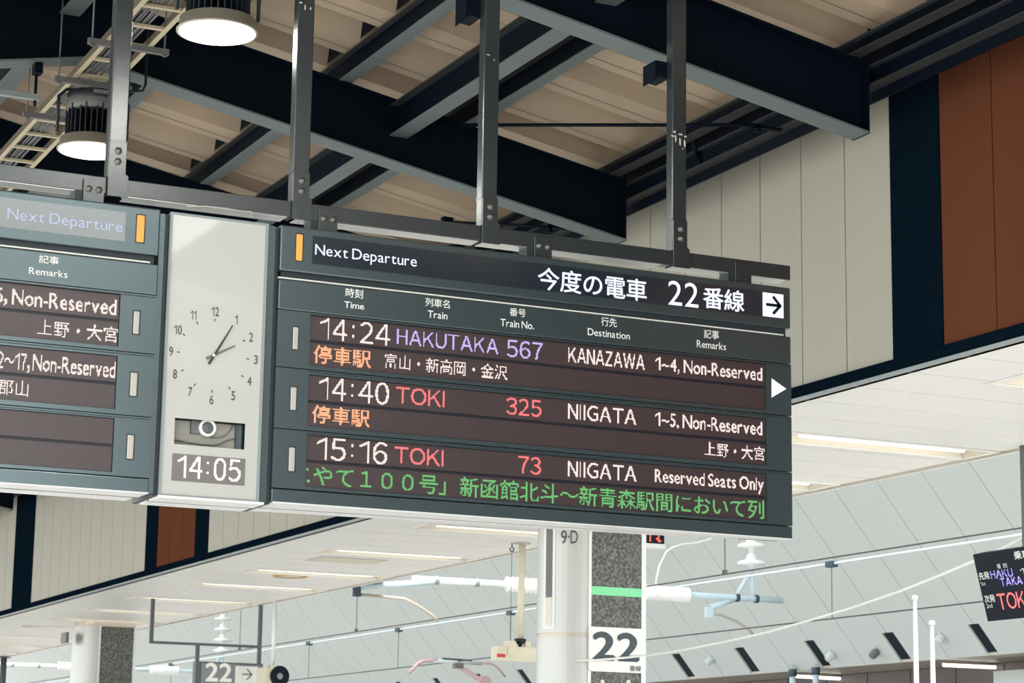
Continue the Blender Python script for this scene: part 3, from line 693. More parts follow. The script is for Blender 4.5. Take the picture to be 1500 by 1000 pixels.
# dark-ish recess with the small camera
MB().box((wx[0], Y0+.085, wx[2]), (wx[1], Y0+.09, wx[3])).build('window_recess', mat('recess_olive', (.36, .35, .3), .6), CK)
c = at(304, 626.5, 1, Y0+.05); cm = MB().lathe([(.048, .03), (.05, 0), (.048, -.012), (.036, -.016), (.034, -.004), (.001, -.004)], c, (0, 1, 0), 28).build('camera', m_signw, CK, label='small white camera behind the window')
MB().lathe([(.034, 0), (.033, -.003), (.02, -.006), (.001, -.007)], c+Vector((0, -.003, 0)), (0, 1, 0), 24).build('lens', mat('lens_grey', (.1, .11, .12), .3), cm)
MB().obox(c+Vector((-.055, .02, .0)), (.035, 0, 0), (0, .012, 0), (0, 0, .035)).build('mount', m_sens, cm)
MB().tube([at(x, y, 1, Y0+.07) for x, y in ((303, 637), (311, 641), (321, 641), (331, 637), (338, 630), (342, 621))], .003, 6).build('wire', m_sens, cm)
MB().tube([at(x, y, 1, Y0+.07) for x, y in ((256, 644), (275, 648), (296, 651), (312, 652), (322, 650), (332, 645), (350, 641))], .004, 6).build('wire', m_sens, cm)
MB().box((wx[1]-.036, Y0+.05, wx[2]), (wx[1], Y0+.084, wx[3])).build('bracket', m_case, cm)
MB().box((dx[0], YF-.002, dx[2]), (dx[1], YF+.004, dx[3])).build('led_panel', m_clockled, CK)
dots('14:05', bx((260.2, 680), (352.5, 690), (266, 666.6), (350, 705.6), YF-.004), pmap(YF-.004), lit('clock_led_white', (1, .97, 1), 1.0), CK)
cc = at(312.4, 520.6, 1, YF); rx = abs(at(362.8, 525, 1, YF).x-at(261.5, 515.7, 1, YF).x)/2; R_ = rx
fk = pmap(YF-.0015)
def radial(ang, r0, r1, w0, w1=None, fn=fk):
    w1 = w0 if w1 is None else w1; s_, c_ = math.sin(ang), math.cos(ang); n = (c_, -s_)
    return [fn(cc.x+s_*r0-n[0]*w0, cc.z+c_*r0-n[1]*w0), fn(cc.x+s_*r0+n[0]*w0, cc.z+c_*r0+n[1]*w0), fn(cc.x+s_*r1+n[0]*w1, cc.z+c_*r1+n[1]*w1), fn(cc.x+s_*r1-n[0]*w1, cc.z+c_*r1-n[1]*w1)]
tk = MB(); ts = MB()
for i in range(60):
    a = 2*math.pi*i/60
    if i % 5 == 0: MB().add(radial(a, R_-.008, R_+.009, .0033), [(0, 1, 2, 3)]).build('hour_tick', m_num, face)
    else: ts.add(radial(a, R_-.005, R_+.004, .0013), [(0, 1, 2, 3)])
ts.build('minute_tick', m_tick, face, kind='stuff')
hz = .052
for i in range(1, 13):
    a = 2*math.pi*i/12; wd = .023 if i < 10 else .046
    if i in (1,): wd = .016
    if i == 11: wd = .034
    x = cc.x+math.sin(a)*(R_+.048 if i not in (10, 9) else R_+.042); z = cc.z+math.cos(a)*(R_+.048)
    letters(str(i), (x-wd/2, x+wd/2, z-hz/2, z+hz/2), fk, m_num, face, name='numeral', off=.012)
def hand(tip, tail, w0, w1, Y, m, nm):
    p = at(*tip, 1, Y); q = at(*tail, 1, Y); d = (p-q); u = d.normalized(); n = Vector((u.z, 0, -u.x))
    MB().prism([q-n*w0, q+n*w0, p+n*w1, p-n*w1], (0, -.003, 0)).build(nm, m, CK)
hand((344.5, 506.3), (302, 525), .0085, .004, YF-.004, m_hand2, 'hour_hand'); hand((340.5, 477.3), (305.8, 533), .0075, .003, YF-.009, m_hand, 'minute_hand')
MB().lathe([(.008, 0), (.008, -.006), (.001, -.006)], cc+Vector((0, -.01, 0)), (0, 1, 0), 12).build('hub', m_signw, CK)
for a, b in ((XL1+.031, CX0-.007), (CX1+.001, X0-.001)):
    if b > a: MB().box((a, Y0+.03, ZBOT-.012), (b, Y0+.42, 4.69)).build('dark_gap_fill', m_case_d, frame)  # dark blocks standing in for shade in the gaps between units

# ================================================================== HIGH BAY LAMPS, CABLE LADDER
def glow(c):
    ld = bpy.data.lights.new('high_bay_light', 'AREA'); ld.shape = 'DISK'; ld.size = .48; ld.energy = 11; ld.color = (1, 1, .93)
    lo = bpy.data.objects.new('high_bay_light', ld); COL.objects.link(lo); lo.location = c
def lamp(cx_, cy_, z, lab):
    t = thing('high_bay_lamp', lab, 'lamp', (cx_, cy_, z), 'round high bay lamps under the ridge')
    c = Vector((cx_, cy_, z)); r = .272
    MB().lathe([(r-.02, .002), (r, 0), (r, .012), (r-.018, .02), (r-.02, .09), (r-.05, .095), (r-.1, .095)], c, n=48).build('reflector_rim', m_rim, t)
    MB().lathe([(r-.018, -.004), (.02, -.004), (.001, -.004)], c, n=48).build('lens', l_lamp, t)
    glow(c-Vector((0, 0, .012)))
    fn = t
    for i in range(30):
        a = 2*math.pi*i/30; d = Vector((math.cos(a), math.sin(a), 0)); n = Vector((-d.y, d.x, 0))
        h = .1+.03*((i*7) % 3)/2
        MB().obox(c+d*.13+Vector((0, 0, .09+h)), d*.085, n*.005, (0, 0, h)).build('cooling_fin', m_fin, fn)
    MB().lathe([(.06, .09), (.06, .31), (.001, .36)], c, n=20).build('core', m_fin, t)
    MB().lathe([(.2, .31), (.21, .32), (.21, .40), (.2, .41), (.001, .41)], c, n=36).build('driver_band', m_sens, t)
    MB().lathe([(.212, .40), (.215, .41), (.215, .46), (.2, .47), (.001, .47)], c, n=36).build('driver_cap', m_fin, t)
    for s in (-1, 1):
        MB().tube([c+Vector((s*(r+.012), 0, .12)), c+Vector((s*(r+.012), 0, .42)), c+Vector((s*(r-.05), 0, .48)), c+Vector((s*.03, 0, .50))], .014, 8).build('bracket_arm', m_fin, t)
    MB().tube([c+Vector((0, 0, .45)), c+Vector((.12, 0, .5)), c+Vector((.4, 0, .56)), c+Vector((.42, 0, .62)), c+Vector((.42, 0, (zb(cx_+.38)+.69-z)/.9))], .012, 8).build('stem', m_fin, t)
    t.scale = (.9, .9, .9)
    MB().box((cx_-.06, cy_-.22, z+.42), (cx_+.06, cy_-.214, z+.45)).build('rating_label', m_sens, t)
p = at(318, 48, 1, 12.735); lamp(p.x, p.y, p.z, 'lit round high bay lamp at the top edge, above the clock')
p = at(133.5, 221, 1, 15.8); lamp(p.x, p.y, p.z, 'lit round high bay lamp half hidden by the leftmost hanger')

lamp(3.9, 9.6, 5.98, 'high bay lamp just above the picture, over the hanging frame')
TZ = 6.635
tr = thing('cable_ladder', 'cream cable ladder running away under the ridge beside the round lamps', 'cable ladder', (3.9, 17.9, TZ))
ta, tb = 3.99, 4.285
for x in (ta, tb):
    MB().box((x-.006, 12.75, TZ), (x+.006, 24, TZ+.07)).box((x-.006 if x == tb else x, 12.75, TZ), (x if x == tb else x+.006, 24, TZ+.008)).build('side_rail', m_trayd, tr)
    MB().box((x-.018, 12.75, TZ-.003), (x+.018, 24, TZ+.001)).build('rail_lip', m_tray, tr)
yy = 12.9
while yy < 24: MB().box((ta, yy-.02, TZ+.002), (tb, yy+.02, TZ+.022)).build('rung', m_tray, tr); yy += .42
for j, x in enumerate((4.03, 4.05, 4.075, 4.095, 4.12, 4.14, 4.17)):
    MB().tube([(x+.006*math.sin(y*2+j), y, TZ+.033+.006*(j % 2)) for y in [12.75+.5*k for k in range(22)]], .009, 6).build('cable', m_cord, tr)
for i, yy in enumerate([at(*q, 2, TZ-.03).y for q in ((195, 71), (135, 124), (62, 172))]):
    h = MB().box((3.85, yy-.02, TZ-.045), (4.42, yy+.02, TZ-.004)).build('trapeze_bar', m_sens, tr)
    for x in (3.88, 4.39):
        MB().tube([(x, yy, TZ-.06), (x, yy, zb(x)+.68)], .007, 6).build('threaded_rod', m_sens, h)
        MB().lathe([(.018, -.055), (.018, -.045), (.001, -.045)], (x, yy, TZ), n=6).build('nut', m_bolt, h)
tr.rotation_euler.z = -.0125
# conduit and rod at the far left
a = at(-30, 132, 1, 15.98); b = at(58, 142, 1, 15.98)
t = thing('strut_channel', 'pale grey strut channel hung on a threaded rod at upper left edge', 'channel', (a+b)/2)
MB().box((a.x, 15.96, (a.z+b.z)/2-.02), (b.x, 16.01, (a.z+b.z)/2+.02)).build('channel', m_lip, t)
c = at(51, 150, 1, 16.0); MB().tube([(c.x, 16.0, (a.z+b.z)/2-.06), (c.x, 16.0, zb(c.x)+.01)], .011, 8).build('rod', m_navy, t)
MB().box((c.x-.03, 15.93, zb(c.x)-.08), (c.x+.03, 16.02, zb(c.x)+.0)).build('beam_clamp', m_navy, t)

# ================================================================== PLATFORM COLUMNS
def column(dx_, Yc, lab, detail):
    gx0, gx1, sx1 = 11.003+dx_, 11.592+dx_, 11.645+dx_; rxc, ryc = .39, .39
    t = thing('platform_column', lab, 'column', (11.0+dx_, Yc+.5, 0), 'stainless and granite platform columns')
    def prof(e=0.):
        pts = [(gx0, Yc-e)]
        for k in range(1, 13):
            a = math.pi/2*k/12; pts.append((gx0-(rxc+e)*math.sin(a), Yc+ryc-(ryc+e)*math.cos(a)))
        for k in range(1, 13):
            a = math.pi/2*k/12; pts.append((gx0-(rxc+e)*math.cos(a), Yc+ryc+(ryc+e)*math.sin(a)))
        pts += [(sx1, Yc+2*ryc+e), (sx1, Yc-e)]
        return pts
    def pris(z0, z1, e, m, nm, lb=None):
        return MB().prism([(x, y, z0) for x, y in prof(e)], (0, 0, z1-z0)).build(nm, m, t, label=lb)
    top = 4.405
    pris(0, 3.20, 0, m_steel, 'lower_cladding'); pris(3.2, 3.245, -.012, m_ring, 'cladding_joint'); pris(3.245, top, 0, m_steel, 'upper_cladding')
    pris(top, SZ+.0, -.03, m_ring, 'collar', 'brownish metal collar under the soffit')
    g = MB().box((gx0, Yc-.006, 0), (gx1, Yc+.01, top-.002)).build('granite_inlay', m_granite, t, label='dark speckled granite face')
    MB().box((gx1, Yc-.012, 0), (sx1, Yc+.02, top)).build('edge_strip', m_steel2, t); MB().box((gx0-.035, Yc-.012, 0), (gx0, Yc+.02, top)).build('edge_strip', m_steel2, t)
    def curve(x, z, e=.004):
        s = min(1., max(0., (gx0-x)/rxc)); return Vector((gx0-(rxc+e)*s, Yc+ryc-(ryc+e)*math.sqrt(max(0, 1-s*s)), z))
    if detail:
        def xpx(px, z):
            lo, hi = gx0-rxc, gx0
            for _ in range(30):
                m_ = (lo+hi)/2; q_ = curve(m_, z)-CAM; 
                if 750+F*q_.dot(R2)/q_.dot(fw) < px: lo = m_
                else: hi = m_
            return lo
        def strip(px0, px1, z0, z1, m, nm, e):
            xa = xpx(px0, 3.8); xb = xpx(px1, 3.8); mb = MB(); n = 6
            vs = [curve(xa+(xb-xa)*i/n, z, e) for z in (z0, z1) for i in range(n+1)]
            mb.add(vs, [(i, i+1, n+2+i, n+1+i) for i in range(n)]); return mb.build(nm, m, t)
        zs0 = at(805, 916, 1, Yc+.2).z; zs1 = at(805, 780, 1, Yc+.2).z; zs2 = at(805, 874, 1, Yc+.2).z
        strip(796, 813, zs0-.03, zs1+.3, m_steel2, 'slot_frame', .003); strip(799.5, 809, zs2, zs1+.28, m_sens, 'slot', .005); strip(799.5, 809, zs0, zs2, m_ring, 'slot_foot', .005)
        zA = at(825, 795, 1, Yc+.05).z; zB = at(840, 776.5, 1, Yc+.05).z
        xA = xpx(821.5, 4.2); xB = xpx(846.5, 4.2)
        letters('9·D', (xA, xB, zA, zB), lambda a_, b_: curve(a_, b_, .006), m_num, t, off=.006)
        # number plate, green band
        pt = at(863, 917, 1, Yc-.03); pb = at(946, 985.5, 1, Yc-.03); p2 = at(863, 982.5, 1, Yc-.03); w_ = pb.x-pt.x; h_ = pt.z-p2.z
        x0, x1, z0, z1 = pt.x, pb.x, p2.z, pt.z; c_ = .03
        pl = MB().prism([(x0+c_, Yc-.03, z0), (x0+c_*.3, Yc-.03, z0+c_*.3), (x0, Yc-.03, z0+c_), (x0, Yc-.03, z1), (x1, Yc-.03, z1), (x1, Yc-.03, z0)], (0, .012, 0)).build('number_plate', m_signw, t, label='white plate with a black 22')
        fn = pmap(Yc-.033)
        letters('22', (x0+w_*.055, x0+w_*.885, z1-h_*.755, z1-h_*.1), fn, mat('plate_digit', (.03, .045, .055), .4), pl, off=.032)
        letters('番線', (x0+w_*.71, x0+w_*.915, z0+h_*.035, z0+h_*.165), fn, m_num, pl, off=.01)
        ga = at(867, 858, 1, Yc-.01); gb = at(867, 870.5, 1, Yc-.01)
        MB().box((gx0+.002, Yc-.012, gb.z), (gx1-.002, Yc-.004, ga.z)).build('green_band', mat('green_tape', (.22, .72, .36), .5), t, label='pale green band across the granite')
        for px in (882, 920):
            q = at(px, 1000, 1, Yc-.01); MB().box((q.x-.022, Yc-.02, q.z-.06), (q.x+.022, Yc-.005, q.z+.03)).build('plate_clip', m_ring, t)
    else:
        a_ = at(123, 938, 1, Yc+.3); MB().box((gx0-.6, Yc+.05, 4.1), (gx0-.55, Yc+.4, 4.28)).build('sticker', m_sens, t)
    return t
column(0, 21.28, 'steel and granite platform column wearing the white 22 plate', True)
column(-.12, 39.62, 'distant steel and granite column at lower left, without a number plate', False)
# ---- LED sign fragment and box beside the column
q = at(945, 783, 1, 22.0); r = at(973, 797, 1, 22.0); s_ = at(973, 803, 1, 22.0)
t = thing('small_led_sign', 'small dark display with red lit characters right of the 22 column', 'display', (q.x, 22.05, r.z))
MB().box((q.x-.12, 22, r.z), (r.x, 22.1, q.z+.18)).build('screen', m_screen, t)
dots('B', (at(951, 790, 1, 22).x, at(968, 790, 1, 22).x, r.z+.02, q.z+.0), pmap(21.995), lit('led_red_far', (1, .06, .03), 1.5), t, pitch=.02)
MB().box((q.x-.12, 21.99, s_.z), (r.x+.01, 22.12, r.z)).build('lower_casing', m_white, t)
MB().tube([((q.x+r.x)/2, 22.05, q.z+.18), ((q.x+r.x)/2, 22.05, SZ)], .02, 8).build('stem', m_white, t)

# ---- cream clock/sensor box on a rusty pole
b = at(765, 795, 2, SZ); Yh = b.y
t = thing('sensor_box', 'cream box with a red label hanging on a rusty pole left of the column', 'box', (b.x, Yh, SZ), None)
MB().lathe([(.1, 0), (.1, -.012), (.05, -.02), (.001, -.02)], (b.x, Yh, SZ), n=20).build('ceiling_flange', m_ring, t)
pz = at(763, 938, 1, Yh).z; MB().tube([(b.x, Yh, SZ-.02), (b.x-.01, Yh, pz)], .04, 14).build('pole', m_cream2, t, label='cream pole streaked with rust')
a0 = at(724.5, 946, 1, Yh); a1 = at(790, 955, 1, Yh); a2 = at(727, 967, 1, Yh)
MB().box((a0.x, Yh-.08, a2.z), (a1.x+.03, Yh+.1, a0.z)).build('housing', m_cream2, t, bevel=.006)
u0 = at(744, 938, 1, Yh-.08); u1 = at(755, 938, 1, Yh-.08)
MB().box((u0.x, Yh-.095, a2.z+.05), (u1.x, Yh+.04, u0.z)).build('clamp_bracket', m_cream2, t); u2 = at(764, 940, 1, Yh); u3 = at(775, 940, 1, Yh)
MB().box((u2.x+.03, Yh-.05, a0.z-.02), (u3.x, Yh+.04, u2.z)).build('rear_bracket', m_cream2, t)
MB().lathe([(.07, 0), (.07, -.03), (.03, -.06), (.012, -.1), (.001, -.1)], (b.x-.01, Yh, pz+.02), n=16).build('gland', m_fin, t)
v0 = at(728, 957, 1, Yh-.08); v1 = at(740, 962.5, 1, Yh-.08); MB().box((v0.x, Yh-.083, v1.z), (v1.x, Yh-.08, v0.z)).build('red_label', m_red, t)
# hook and safety wire
c = at(750, 795, 2, SZ); t2 = thing('safety_wire', 'thin safety wire hanging from a dark hook beside the rusty pole', 'wire', c)
MB().tube([c, c-Vector((0, 0, .05))]+[c+Vector((.025*math.sin(a), 0, -.075+.025*math.cos(a))) for a in [i*math.pi/5 for i in range(1, 10)]], .008, 6).build('hook', m_wire, t2)
MB().tube([c-Vector((0, 0, .1)), (c.x, c.y, pz-.05)], .003, 5).build('wire', m_wire, t2)

# ---- far hanging 22 sign
YS = 34.56
a = at(287, 968, 1, YS); b = at(385, 972, 1, YS)
t = thing('hanging_platform_sign', 'grey hanging sign with 22 and a boxed arrow at the bottom edge', 'sign', ((a.x+b.x)/2, YS, a.z))
sx0, sx1, szt = a.x, b.x, a.z; szb = szt-.5
MB().box((sx0, YS, szb), (sx1, YS+.14, szt)).build('cabinet', m_hang, t)
MB().box((sx0+.09, YS-.012, szb+.02), (sx1-.03, YS, szt-.025)).build('face', m_signg, t)
ax0 = at(344.5, 975, 1, YS).x; ax1 = at(377.5, 975, 1, YS).x
MB().box((ax0, YS-.016, szt-.42), (ax1, YS-.012, szt-.05)).build('arrow_panel', m_signw, t)
letters('22', (at(300.5, 985, 1, YS).x, at(339.5, 985, 1, YS).x, at(300, 997.5, 1, YS).z, at(302, 969.8, 1, YS).z), pmap(YS-.014), m_signw, t, off=.025)
arrow((ax0+ax1)/2+.01, at(362, 987.5, 1, YS).z, (ax1-ax0)*.62, pmap(YS-.018), m_signg, t, .1)
MB().box((at(315, 999, 1, YS).x, YS-.015, szt-.4), (at(335, 999, 1, YS).x, YS-.012, szt-.355)).build('small_print', m_signw, t)
bz = at(300, 943.3, 1, YS).z
MB().box((at(221.5, 943, 1, YS).x, YS+.03, bz-.02), (at(384, 944, 1, YS).x, YS+.07, bz+.02)).build('cross_bar', m_hang, t)
for px, z0, z1 in ((223, bz-.02, SZ), (382, szt, SZ-.0), (291.5, szt, bz)):
    x_ = at(px, 930, 1, YS).x; MB().box((x_-.028, YS+.02, z0), (x_+.028, YS+.075, z1)).build('drop_post', m_hang, t)
# ---- loudspeaker on a pale pole
p = at(402.5, 893, 0, 12.0); Yk = p.y
t = thing('horn_speaker', 'cream horn loudspeaker on a pale pole right of the hanging 22 sign', 'loudspeaker', (12.0, Yk, SZ))
z1 = at(404, 977, 0, 12.0).z
MB().tube([(12.0, Yk, SZ-.0), (12.0, Yk, z1)], .032, 12).build('pole', m_white, t)
MB().box((11.84, Yk-.1, z1-.45), (12.0, Yk+.3, z1+.0)).build('housing', m_cream2, t, bevel=.01)
cn = at(410, 990, 1, Yk-.12)
MB().lathe([(.16, 0), (.15, .03), (.1, .2), (.001, .2)], cn, (-.1, 1, 0), 28).build('horn', m_screen, t)
MB().lathe([(.05, 0), (.045, -.015), (.001, -.02)], cn, (-.1, 1, 0), 16).build('driver', m_lip, t)
MB().obox(cn+Vector((-.1, .05, .12)), (.06, 0, 0), (0, .05, 0), (0, 0, .05)).build('bracket', m_ring, t)

# ---- soffit fittings
c = at(425, 843.5, 2, SZ)
t = thing('soffit_speaker', 'round amber-rimmed ceiling fitting in the white soffit', 'ceiling fitting', c)
MB().lathe([(.24, 0), (.24, -.012), (.2, -.014), (.2, 0)], c, n=36).build('rim', mat('amber_rim', (.62, .36, .08), .4), t); MB().lathe([(.2, -.004), (.05, -.006), (.001, -.006)], c, n=36).build('grille', m_trough, t)
c = at(508, 820, 2, SZ)
t = thing('soffit_grille', 'pale rectangular grille in the soffit between two light strips', 'vent', c)
MB().box((c.x-.45, c.y-.3, SZ-.008), (c.x+.45, c.y+.3, SZ-.002)).build('frame', mat('vent_grey', (.5, .5, .48), .6), t)
for i in range(8): MB().box((c.x-.42, c.y-.27+i*.072, SZ-.014), (c.x+.42, c.y-.24+i*.072, SZ-.008)).build('slat', m_trough, t)
c = at(3, 946, 2, SZ); t = thing('soffit_speaker', 'small round fitting in the soffit at the left picture edge', 'ceiling fitting', c)
MB().lathe([(.2, 0), (.2, -.015), (.001, -.015)], c, n=24).build('rim', m_trough, t)
# dark post at the lower left edge
c = at(5.5, 968, 0, 12.0); t = thing('hanging_post', 'dark grey post under the soffit at the left picture edge', 'post', (12.0, c.y, SZ))
MB().tube([(12.0, c.y, SZ), (12.0, c.y, 2.6)], .07, 12).build('shaft', m_hang, t); MB().lathe([(.16, 0), (.15, -.03), (.001, -.03)], (12.0, c.y, SZ), n=16).build('flange', m_hang, t)

# ---- tilted boarding display at the right edge
SXr = 12.0
A_ = at(1425, 812, 0, SXr-.1); B_ = at(1447, 910, 0, SXr+.12); 
ydir = Vector((0, -1, 0)); ztop, zbot = A_.z, B_.z; yl = (A_.y+B_.y)/2
Lw = 1.5
O = Vector((A_.x, A_.y, A_.z)); V = at(1447, 910, 1, A_.y)-O        # down the tilted face
Hs = V.length; V = V/Hs; U = ydir; N = U.cross(-V).normalized()
if N.x > 0: N = -N
t = thing('boarding_display', 'black tilted boarding display at the right edge with violet and red train names', 'display', O+U*.7+V*Hs)
def fs_(a_, b_): return O+U*a_+V*(Hs-b_)+N*.004
MB().obox(O+U*Lw/2+V*Hs/2-N*.06, U*Lw/2, V*Hs/2, N*.06).build('cabinet', m_screen, t)
def sbox(px0, py0, px1, py1):
    def hit(x, y):
        d = ray(x, y); k = (O-CAM).dot(N)/d.dot(N); P = CAM+d*k-O; return P.dot(U), Hs-P.dot(V)
    a0_, b0_ = hit(px0, py0); a1_, b1_ = hit(px1, py1); return a0_, b0_, a1_, b1_
def sb(L, R, T, B):
    return (sbox(*L, *L)[0], sbox(*R, *R)[0], sbox(*B, *B)[1], sbox(*T, *T)[1])
letters('乗車', sb((1485.5, 812), (1508, 808), (1490, 806.5), (1491, 819)), fs_, m_print, t, off=.015, nrm=N)
letters('先発', sb((1434.5, 844), (1450, 843), (1436, 838), (1442, 848.5)), fs_, m_print, t, off=.015, nrm=N)
letters('1st', sb((1437, 855), (1444, 854), (1440, 851.8), (1442, 857)), fs_, m_print, t)
letters('次発', sb((1442.5, 877), (1458, 876), (1446, 871), (1451, 882)), fs_, m_print, t, off=.015, nrm=N)
letters('2nd', sb((1445.5, 887), (1454, 886), (1449, 883.7), (1451, 889.8)), fs_, m_print, t)
letters('種', sb((1461, 829), (1466, 828.5), (1463, 825.5), (1464, 832.5)), fs_, m_print, t)
letters('別', sb((1469.5, 828), (1475.5, 827.5), (1471, 824.7), (1473, 831)), fs_, m_print, t)
dots('HAKU', sb((1452, 843), (1483.5, 838), (1455, 835.5), (1458, 847)), fs_, lit('led_violet_b', (.4, .33, 1), 1.0), t, pitch=.0085)
dots('TAKA', sb((1466, 852), (1497.5, 849), (1470, 846.5), (1473, 858)), fs_, lit('led_violet_c', (.4, .33, 1), 1.0), t, pitch=.0085)
dots('TOKI', sb((1462.5, 882), (1506, 878), (1466, 869), (1473, 892)), fs_, lit('led_red_b', (1, .17, .17), 1.0), t, pitch=.0085)
dots('17', sb((1495.5, 838), (1512, 835), (1498, 832), (1500, 841.5)), fs_, l_white, t, pitch=.0085)
h0 = at(1499, 662, 0, SXr)
MB().box((SXr-.03, h0.y-.05, O.z-.05), (SXr+.03, h0.y+.01, SZ)).build('drop_post', m_hang, t)
# ---- two white poles and a swagged cable
for i, (px, py) in enumerate(((1340, 875), (1365, 912))):
    p = at(px, py, 0, 12.6); t = thing('white_pole', ('taller one of two thin white poles near the right edge', 'shorter one of two thin white poles, right of the taller')[i], 'pole', (12.6, p.y, 0), 'thin white poles by the track')
    MB().tube([(12.6, p.y, 0), (12.6, p.y, p.z-.5), (12.6, p.y, p.z)], .031, 12, .016).build('shaft', m_white, t); MB().lathe([(.026, -.02), (.03, 0), (.022, .02), (.001, .022)], (12.6, p.y, p.z), n=12).build('cap', m_white, t)
pts = []
for px, py, x_ in ((846, 967, 10.93), (865, 967, 11.05), (905, 964, 11.3), (945, 960, 11.6), (1000, 952, 11.75), (1060, 940, 11.9), (1120, 926.5, 12.05), (1180, 910, 12.2), (1250, 889, 12.35), (1320, 865, 12.45), (1375, 843, 12.55), (1425, 822, 12.6), (1465, 804, 12.65), (1500, 786, 12.2), (1560, 758, 12.25)):
    pts.append(at(px, py, 0, x_))
for j in range(4): pts[j] = at((846, 865, 905, 945)[j], (967, 967, 964, 960)[j], 1, 21.215)
MB().tube(pts, .011, 8).build('swagged_cable', m_cable, label='thick white cable sagging from the 22 plate to the right edge', cat='cable')

# ================================================================== OVERHEAD LINE
def arm_set(Y, far_):
    w_ = 'nearer' if not far_ else 'further'; sc = 1
    zt0 = 4.672 if not far_ else 4.62
    mt = thing('catenary_mast', '%s pale mast between the tracks, hidden behind its column' % w_, 'mast', (16, Y, -1.2))
    MB().tube([(16.05, Y+.1, -1.2), (16.05, Y+.1, 6.5)], .1, 14).build('shaft', m_paleblue, mt)
    for s in (-1, 1):
        lab = '%s %s overhead line arm with a ribbed white insulator' % (w_, 'left' if s < 0 else 'right')
        t = thing('cantilever_arm', lab, 'cantilever arm', (16+s*.2, Y, zt0), 'overhead line arms')
        x0 = 16.05+s*.09; xi0 = 14.55 if s < 0 else 16.95; xi1 = 15.2 if s < 0 else 17.75
        if s < 0: prof_x = (15.15, 14.6); end = 13.1; 
        else: prof_x = (16.95, 17.72); end = 19.4
        pr_ = [(.05, 0)]; L = abs(prof_x[1]-prof_x[0]); n = 14
        a0_ = prof_x[0] if s > 0 else 15.7; L = abs((17.72 if s > 0 else 14.6)-a0_)
        for i in range(n):
            h = L*(i+.2)/n; pr_ += [(.07, h), (.115, h+L/n*.3), (.115, h+L/n*.5), (.07, h+L/n*.8)]
        pr_ += [(.04, L), (.001, L)]
        MB().lathe(pr_, (a0_, Y, zt0), (s, 0, 0), 20).build('ribbed_insulator', m_porc, t)
        MB().tube([(x0, Y, zt0), (a0_, Y, zt0)], .05, 10).build('base_tube', m_paleblue, t)
        MB().tube([(a0_+s*L, Y, zt0), (end, Y, zt0)], .05, 12).build('arm_tube', m_porc if s < 0 else m_paleblue, t)
        for k_, x_ in enumerate((14.1, 13.45) if s < 0 else (18.55, 18.9)): MB().lathe([(.065, 0), (.065, .06), (.001, .06)], (x_, Y, zt0), (1, 0, 0), 12).build('clamp', m_clamp if s > 0 else m_lip, t)
        if s < 0:
            MB().tube([(13.45, Y, zt0-.02), (12.28, Y, zt0-.16)], .045, 10).build('link_bar', m_paleblue, t)
            MB().obox((12.24, Y, zt0-.2), (.05, 0, 0), (0, .04, 0), (0, 0, .1)).build('end_fitting', m_clamp, t)
            st = [(12.28, Y, zt0-.27), (12.98, Y, zt0-.29), (13.2, Y, zt0-.38), (13.45, Y, zt0-.52), (13.52, Y, zt0-.6)]
        else:
            MB().tube([(18.5, Y, zt0-.03), (18.1, Y, zt0-.18)], .05, 10).build('link_bar', m_paleblue, t)
            MB().obox((18.08, Y, zt0-.25), (.06, 0, 0), (0, .04, 0), (0, 0, .08)).build('end_fitting', m_paleblue, t)
            st = [(18.1, Y, zt0-.27), (18.3, Y, zt0-.28), (18.55, Y, zt0-.36), (18.8, Y, zt0-.48), (18.87, Y, zt0-.56)]
        MB().tube(st, .022, 8).build('steady_arm', m_ring, t)
        if s > 0 :
            xd = 18.85
            d = MB(); p0 = zt0+.45; n_ = 3 if not far_ else 5
            pr2 = [(.03, 0)]
            for i in range(n_): h = .06+i*.27; pr2 += [(.05, h), (.22, h+.02), (.23, h+.05), (.18, h+.08), (.09, h+.1), (.08, h+.16), (.04, h+.2)]
            pr2 += [(.03, .06+n_*.27+.1), (.001, .06+n_*.27+.1)]
            d.lathe(pr2, (xd, Y, p0), n=20); d.build('disc_insulator', m_porc, t)
            MB().tube([(xd-.3, Y, zt0), (xd, Y, p0)], .035, 8).build('strut', m_paleblue, t); MB().tube([(xd+.02, Y, zt0), (xd, Y, p0)], .035, 8).build('strut', m_paleblue, t)
arm_set(31., False); arm_set(57., True)
def wire(z0, x_, r, m, nm, lab, ys=(14, 120), sag=0):
    return MB().tube([(x_, y_, z0) for y_ in (ys[0], (ys[0]+ys[1])/2, ys[1])], r, 6).build(nm, m, label=lab, cat='wire')
w1 = thing('contact_wire', 'dark overhead contact wire of the nearer track', 'wire', (14, 40, 4.205))
MB().tube([(14, 14, 4.2), (14, 120, 4.2)], .009, 6).build('conductor', m_wire, w1)
for px, py in ((522, 922), (1062, 838), (351, 951)):
    p = at(px, py, 0, 14); d = MB().tube([(14, p.y, 4.2), (14, p.y, 6.4)], .006, 5).build('dropper', m_wire, w1); MB().box((13.98, p.y-.03, 4.2), (14.02, p.y+.03, 4.25)).build('clip', m_wire, d)
MB().tube([(14, 14, 6.4), (14, 120, 6.4)], .012, 6).build('upper_conductor', m_wire, w1)
w2 = thing('messenger_wire', 'pale overhead messenger wire with dark clamps over the further track', 'wire', (18, 40, 4.87))
zm = 4.872
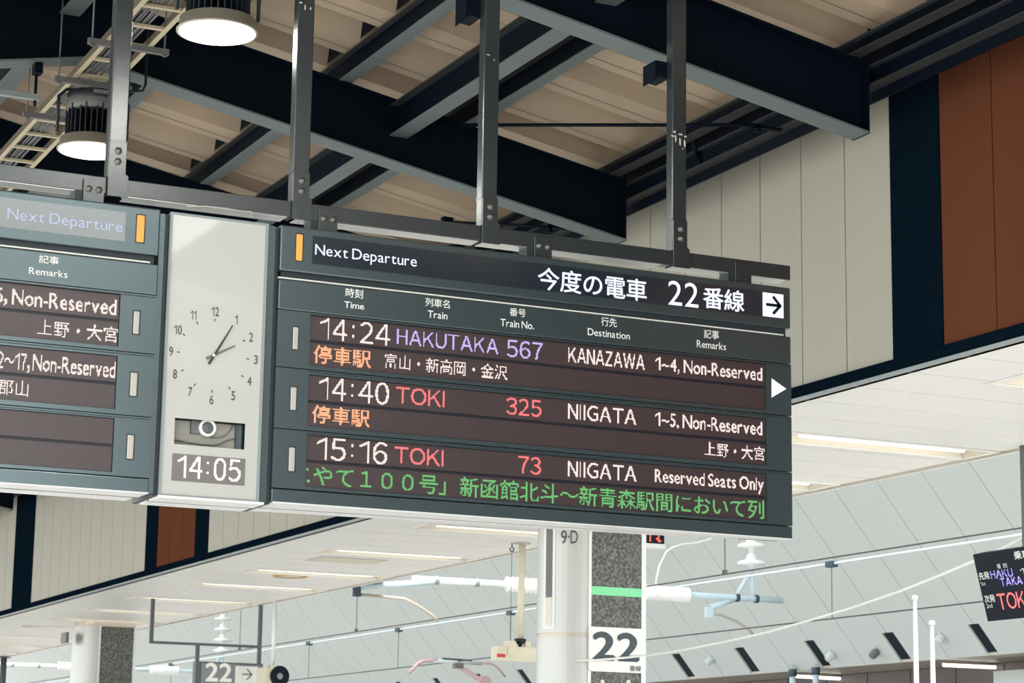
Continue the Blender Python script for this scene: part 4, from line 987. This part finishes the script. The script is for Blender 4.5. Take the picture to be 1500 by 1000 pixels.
MB().tube([(18, 16, zm), (18, 120, zm)], .02, 6).build('conductor', m_wireb, w2)
MB().tube([(18, 16, 4.1), (18, 120, 4.1)], .01, 6).build('lower_conductor', m_wire, w2)
for px, py in ((1218, 822), (748, 898), (584, 925), (453, 943), (251, 972)):
    p = at(px, py, 0, 18)
    if p.y < 22: continue
    d = MB().tube([(18, p.y, 4.1), (18, p.y, zm)], .006, 5).build('dropper', m_wire, w2)
    MB().box((17.95, p.y-.09, zm-.05), (18.05, p.y+.09, zm+.03)).build('clamp', m_clamp, w2)
MB().tube([at(x, y, 1, 31.2) for x, y in ((961, 862), (961, 850), (966, 828), (976, 808), (986, 801), (1000, 797), (1020, 795), (1038, 790), (1050, 784))], .014, 8).build('jumper_cable', m_cable, label='pale curved jumper cable right of the column under the board', cat='cable')
# ---- pantograph on the further track
Yp_ = 40.3
t = thing('pantograph', 'pink-horned train pantograph at the bottom, left of the cream box', 'pantograph', (18, Yp_, 3.0))
def pp(l): return [at(x, y, 1, Yp_) for x, y in l]
MB().tube(pp([(598, 986), (606, 978), (613, 971), (620, 967.5), (630, 967), (640, 967.5)]), .035, 8).build('horn', m_pink, t)
MB().tube(pp([(705, 971), (716, 971), (724, 974), (732, 981), (740, 991)]), .025, 8).build('horn', m_pink, t)
a, b = pp([(634, 967.5), (705, 971.5)])
MB().tube([a, b], .035, 8).build('collector_head', m_dome, t)
MB().tube([a+Vector((.2, 0, .05)), b+Vector((-.2, 0, .05))], .018, 8).build('contact_strip', m_wire, t)
p0, p1 = pp([(671, 975), (706, 997)]); MB().tube([p0, p1, p1+(p1-p0)*.5], .05, 10).build('upper_arm', m_pink, t)
MB().obox(p0, (.09, 0, 0), (0, .06, 0), (0, 0, .05)).build('head_mount', m_sens, t)
e_ = p1+(p1-p0)*.5; MB().lathe([(.12, -.1), (.12, .1), (.001, .1)], p1+Vector((.03, 0, -.02)), (0, 1, 0), 16).build('knuckle', m_pink, t)
MB().tube([e_, (17.6, Yp_, 2.6)], .06, 10).build('lower_arm', m_pink, t)
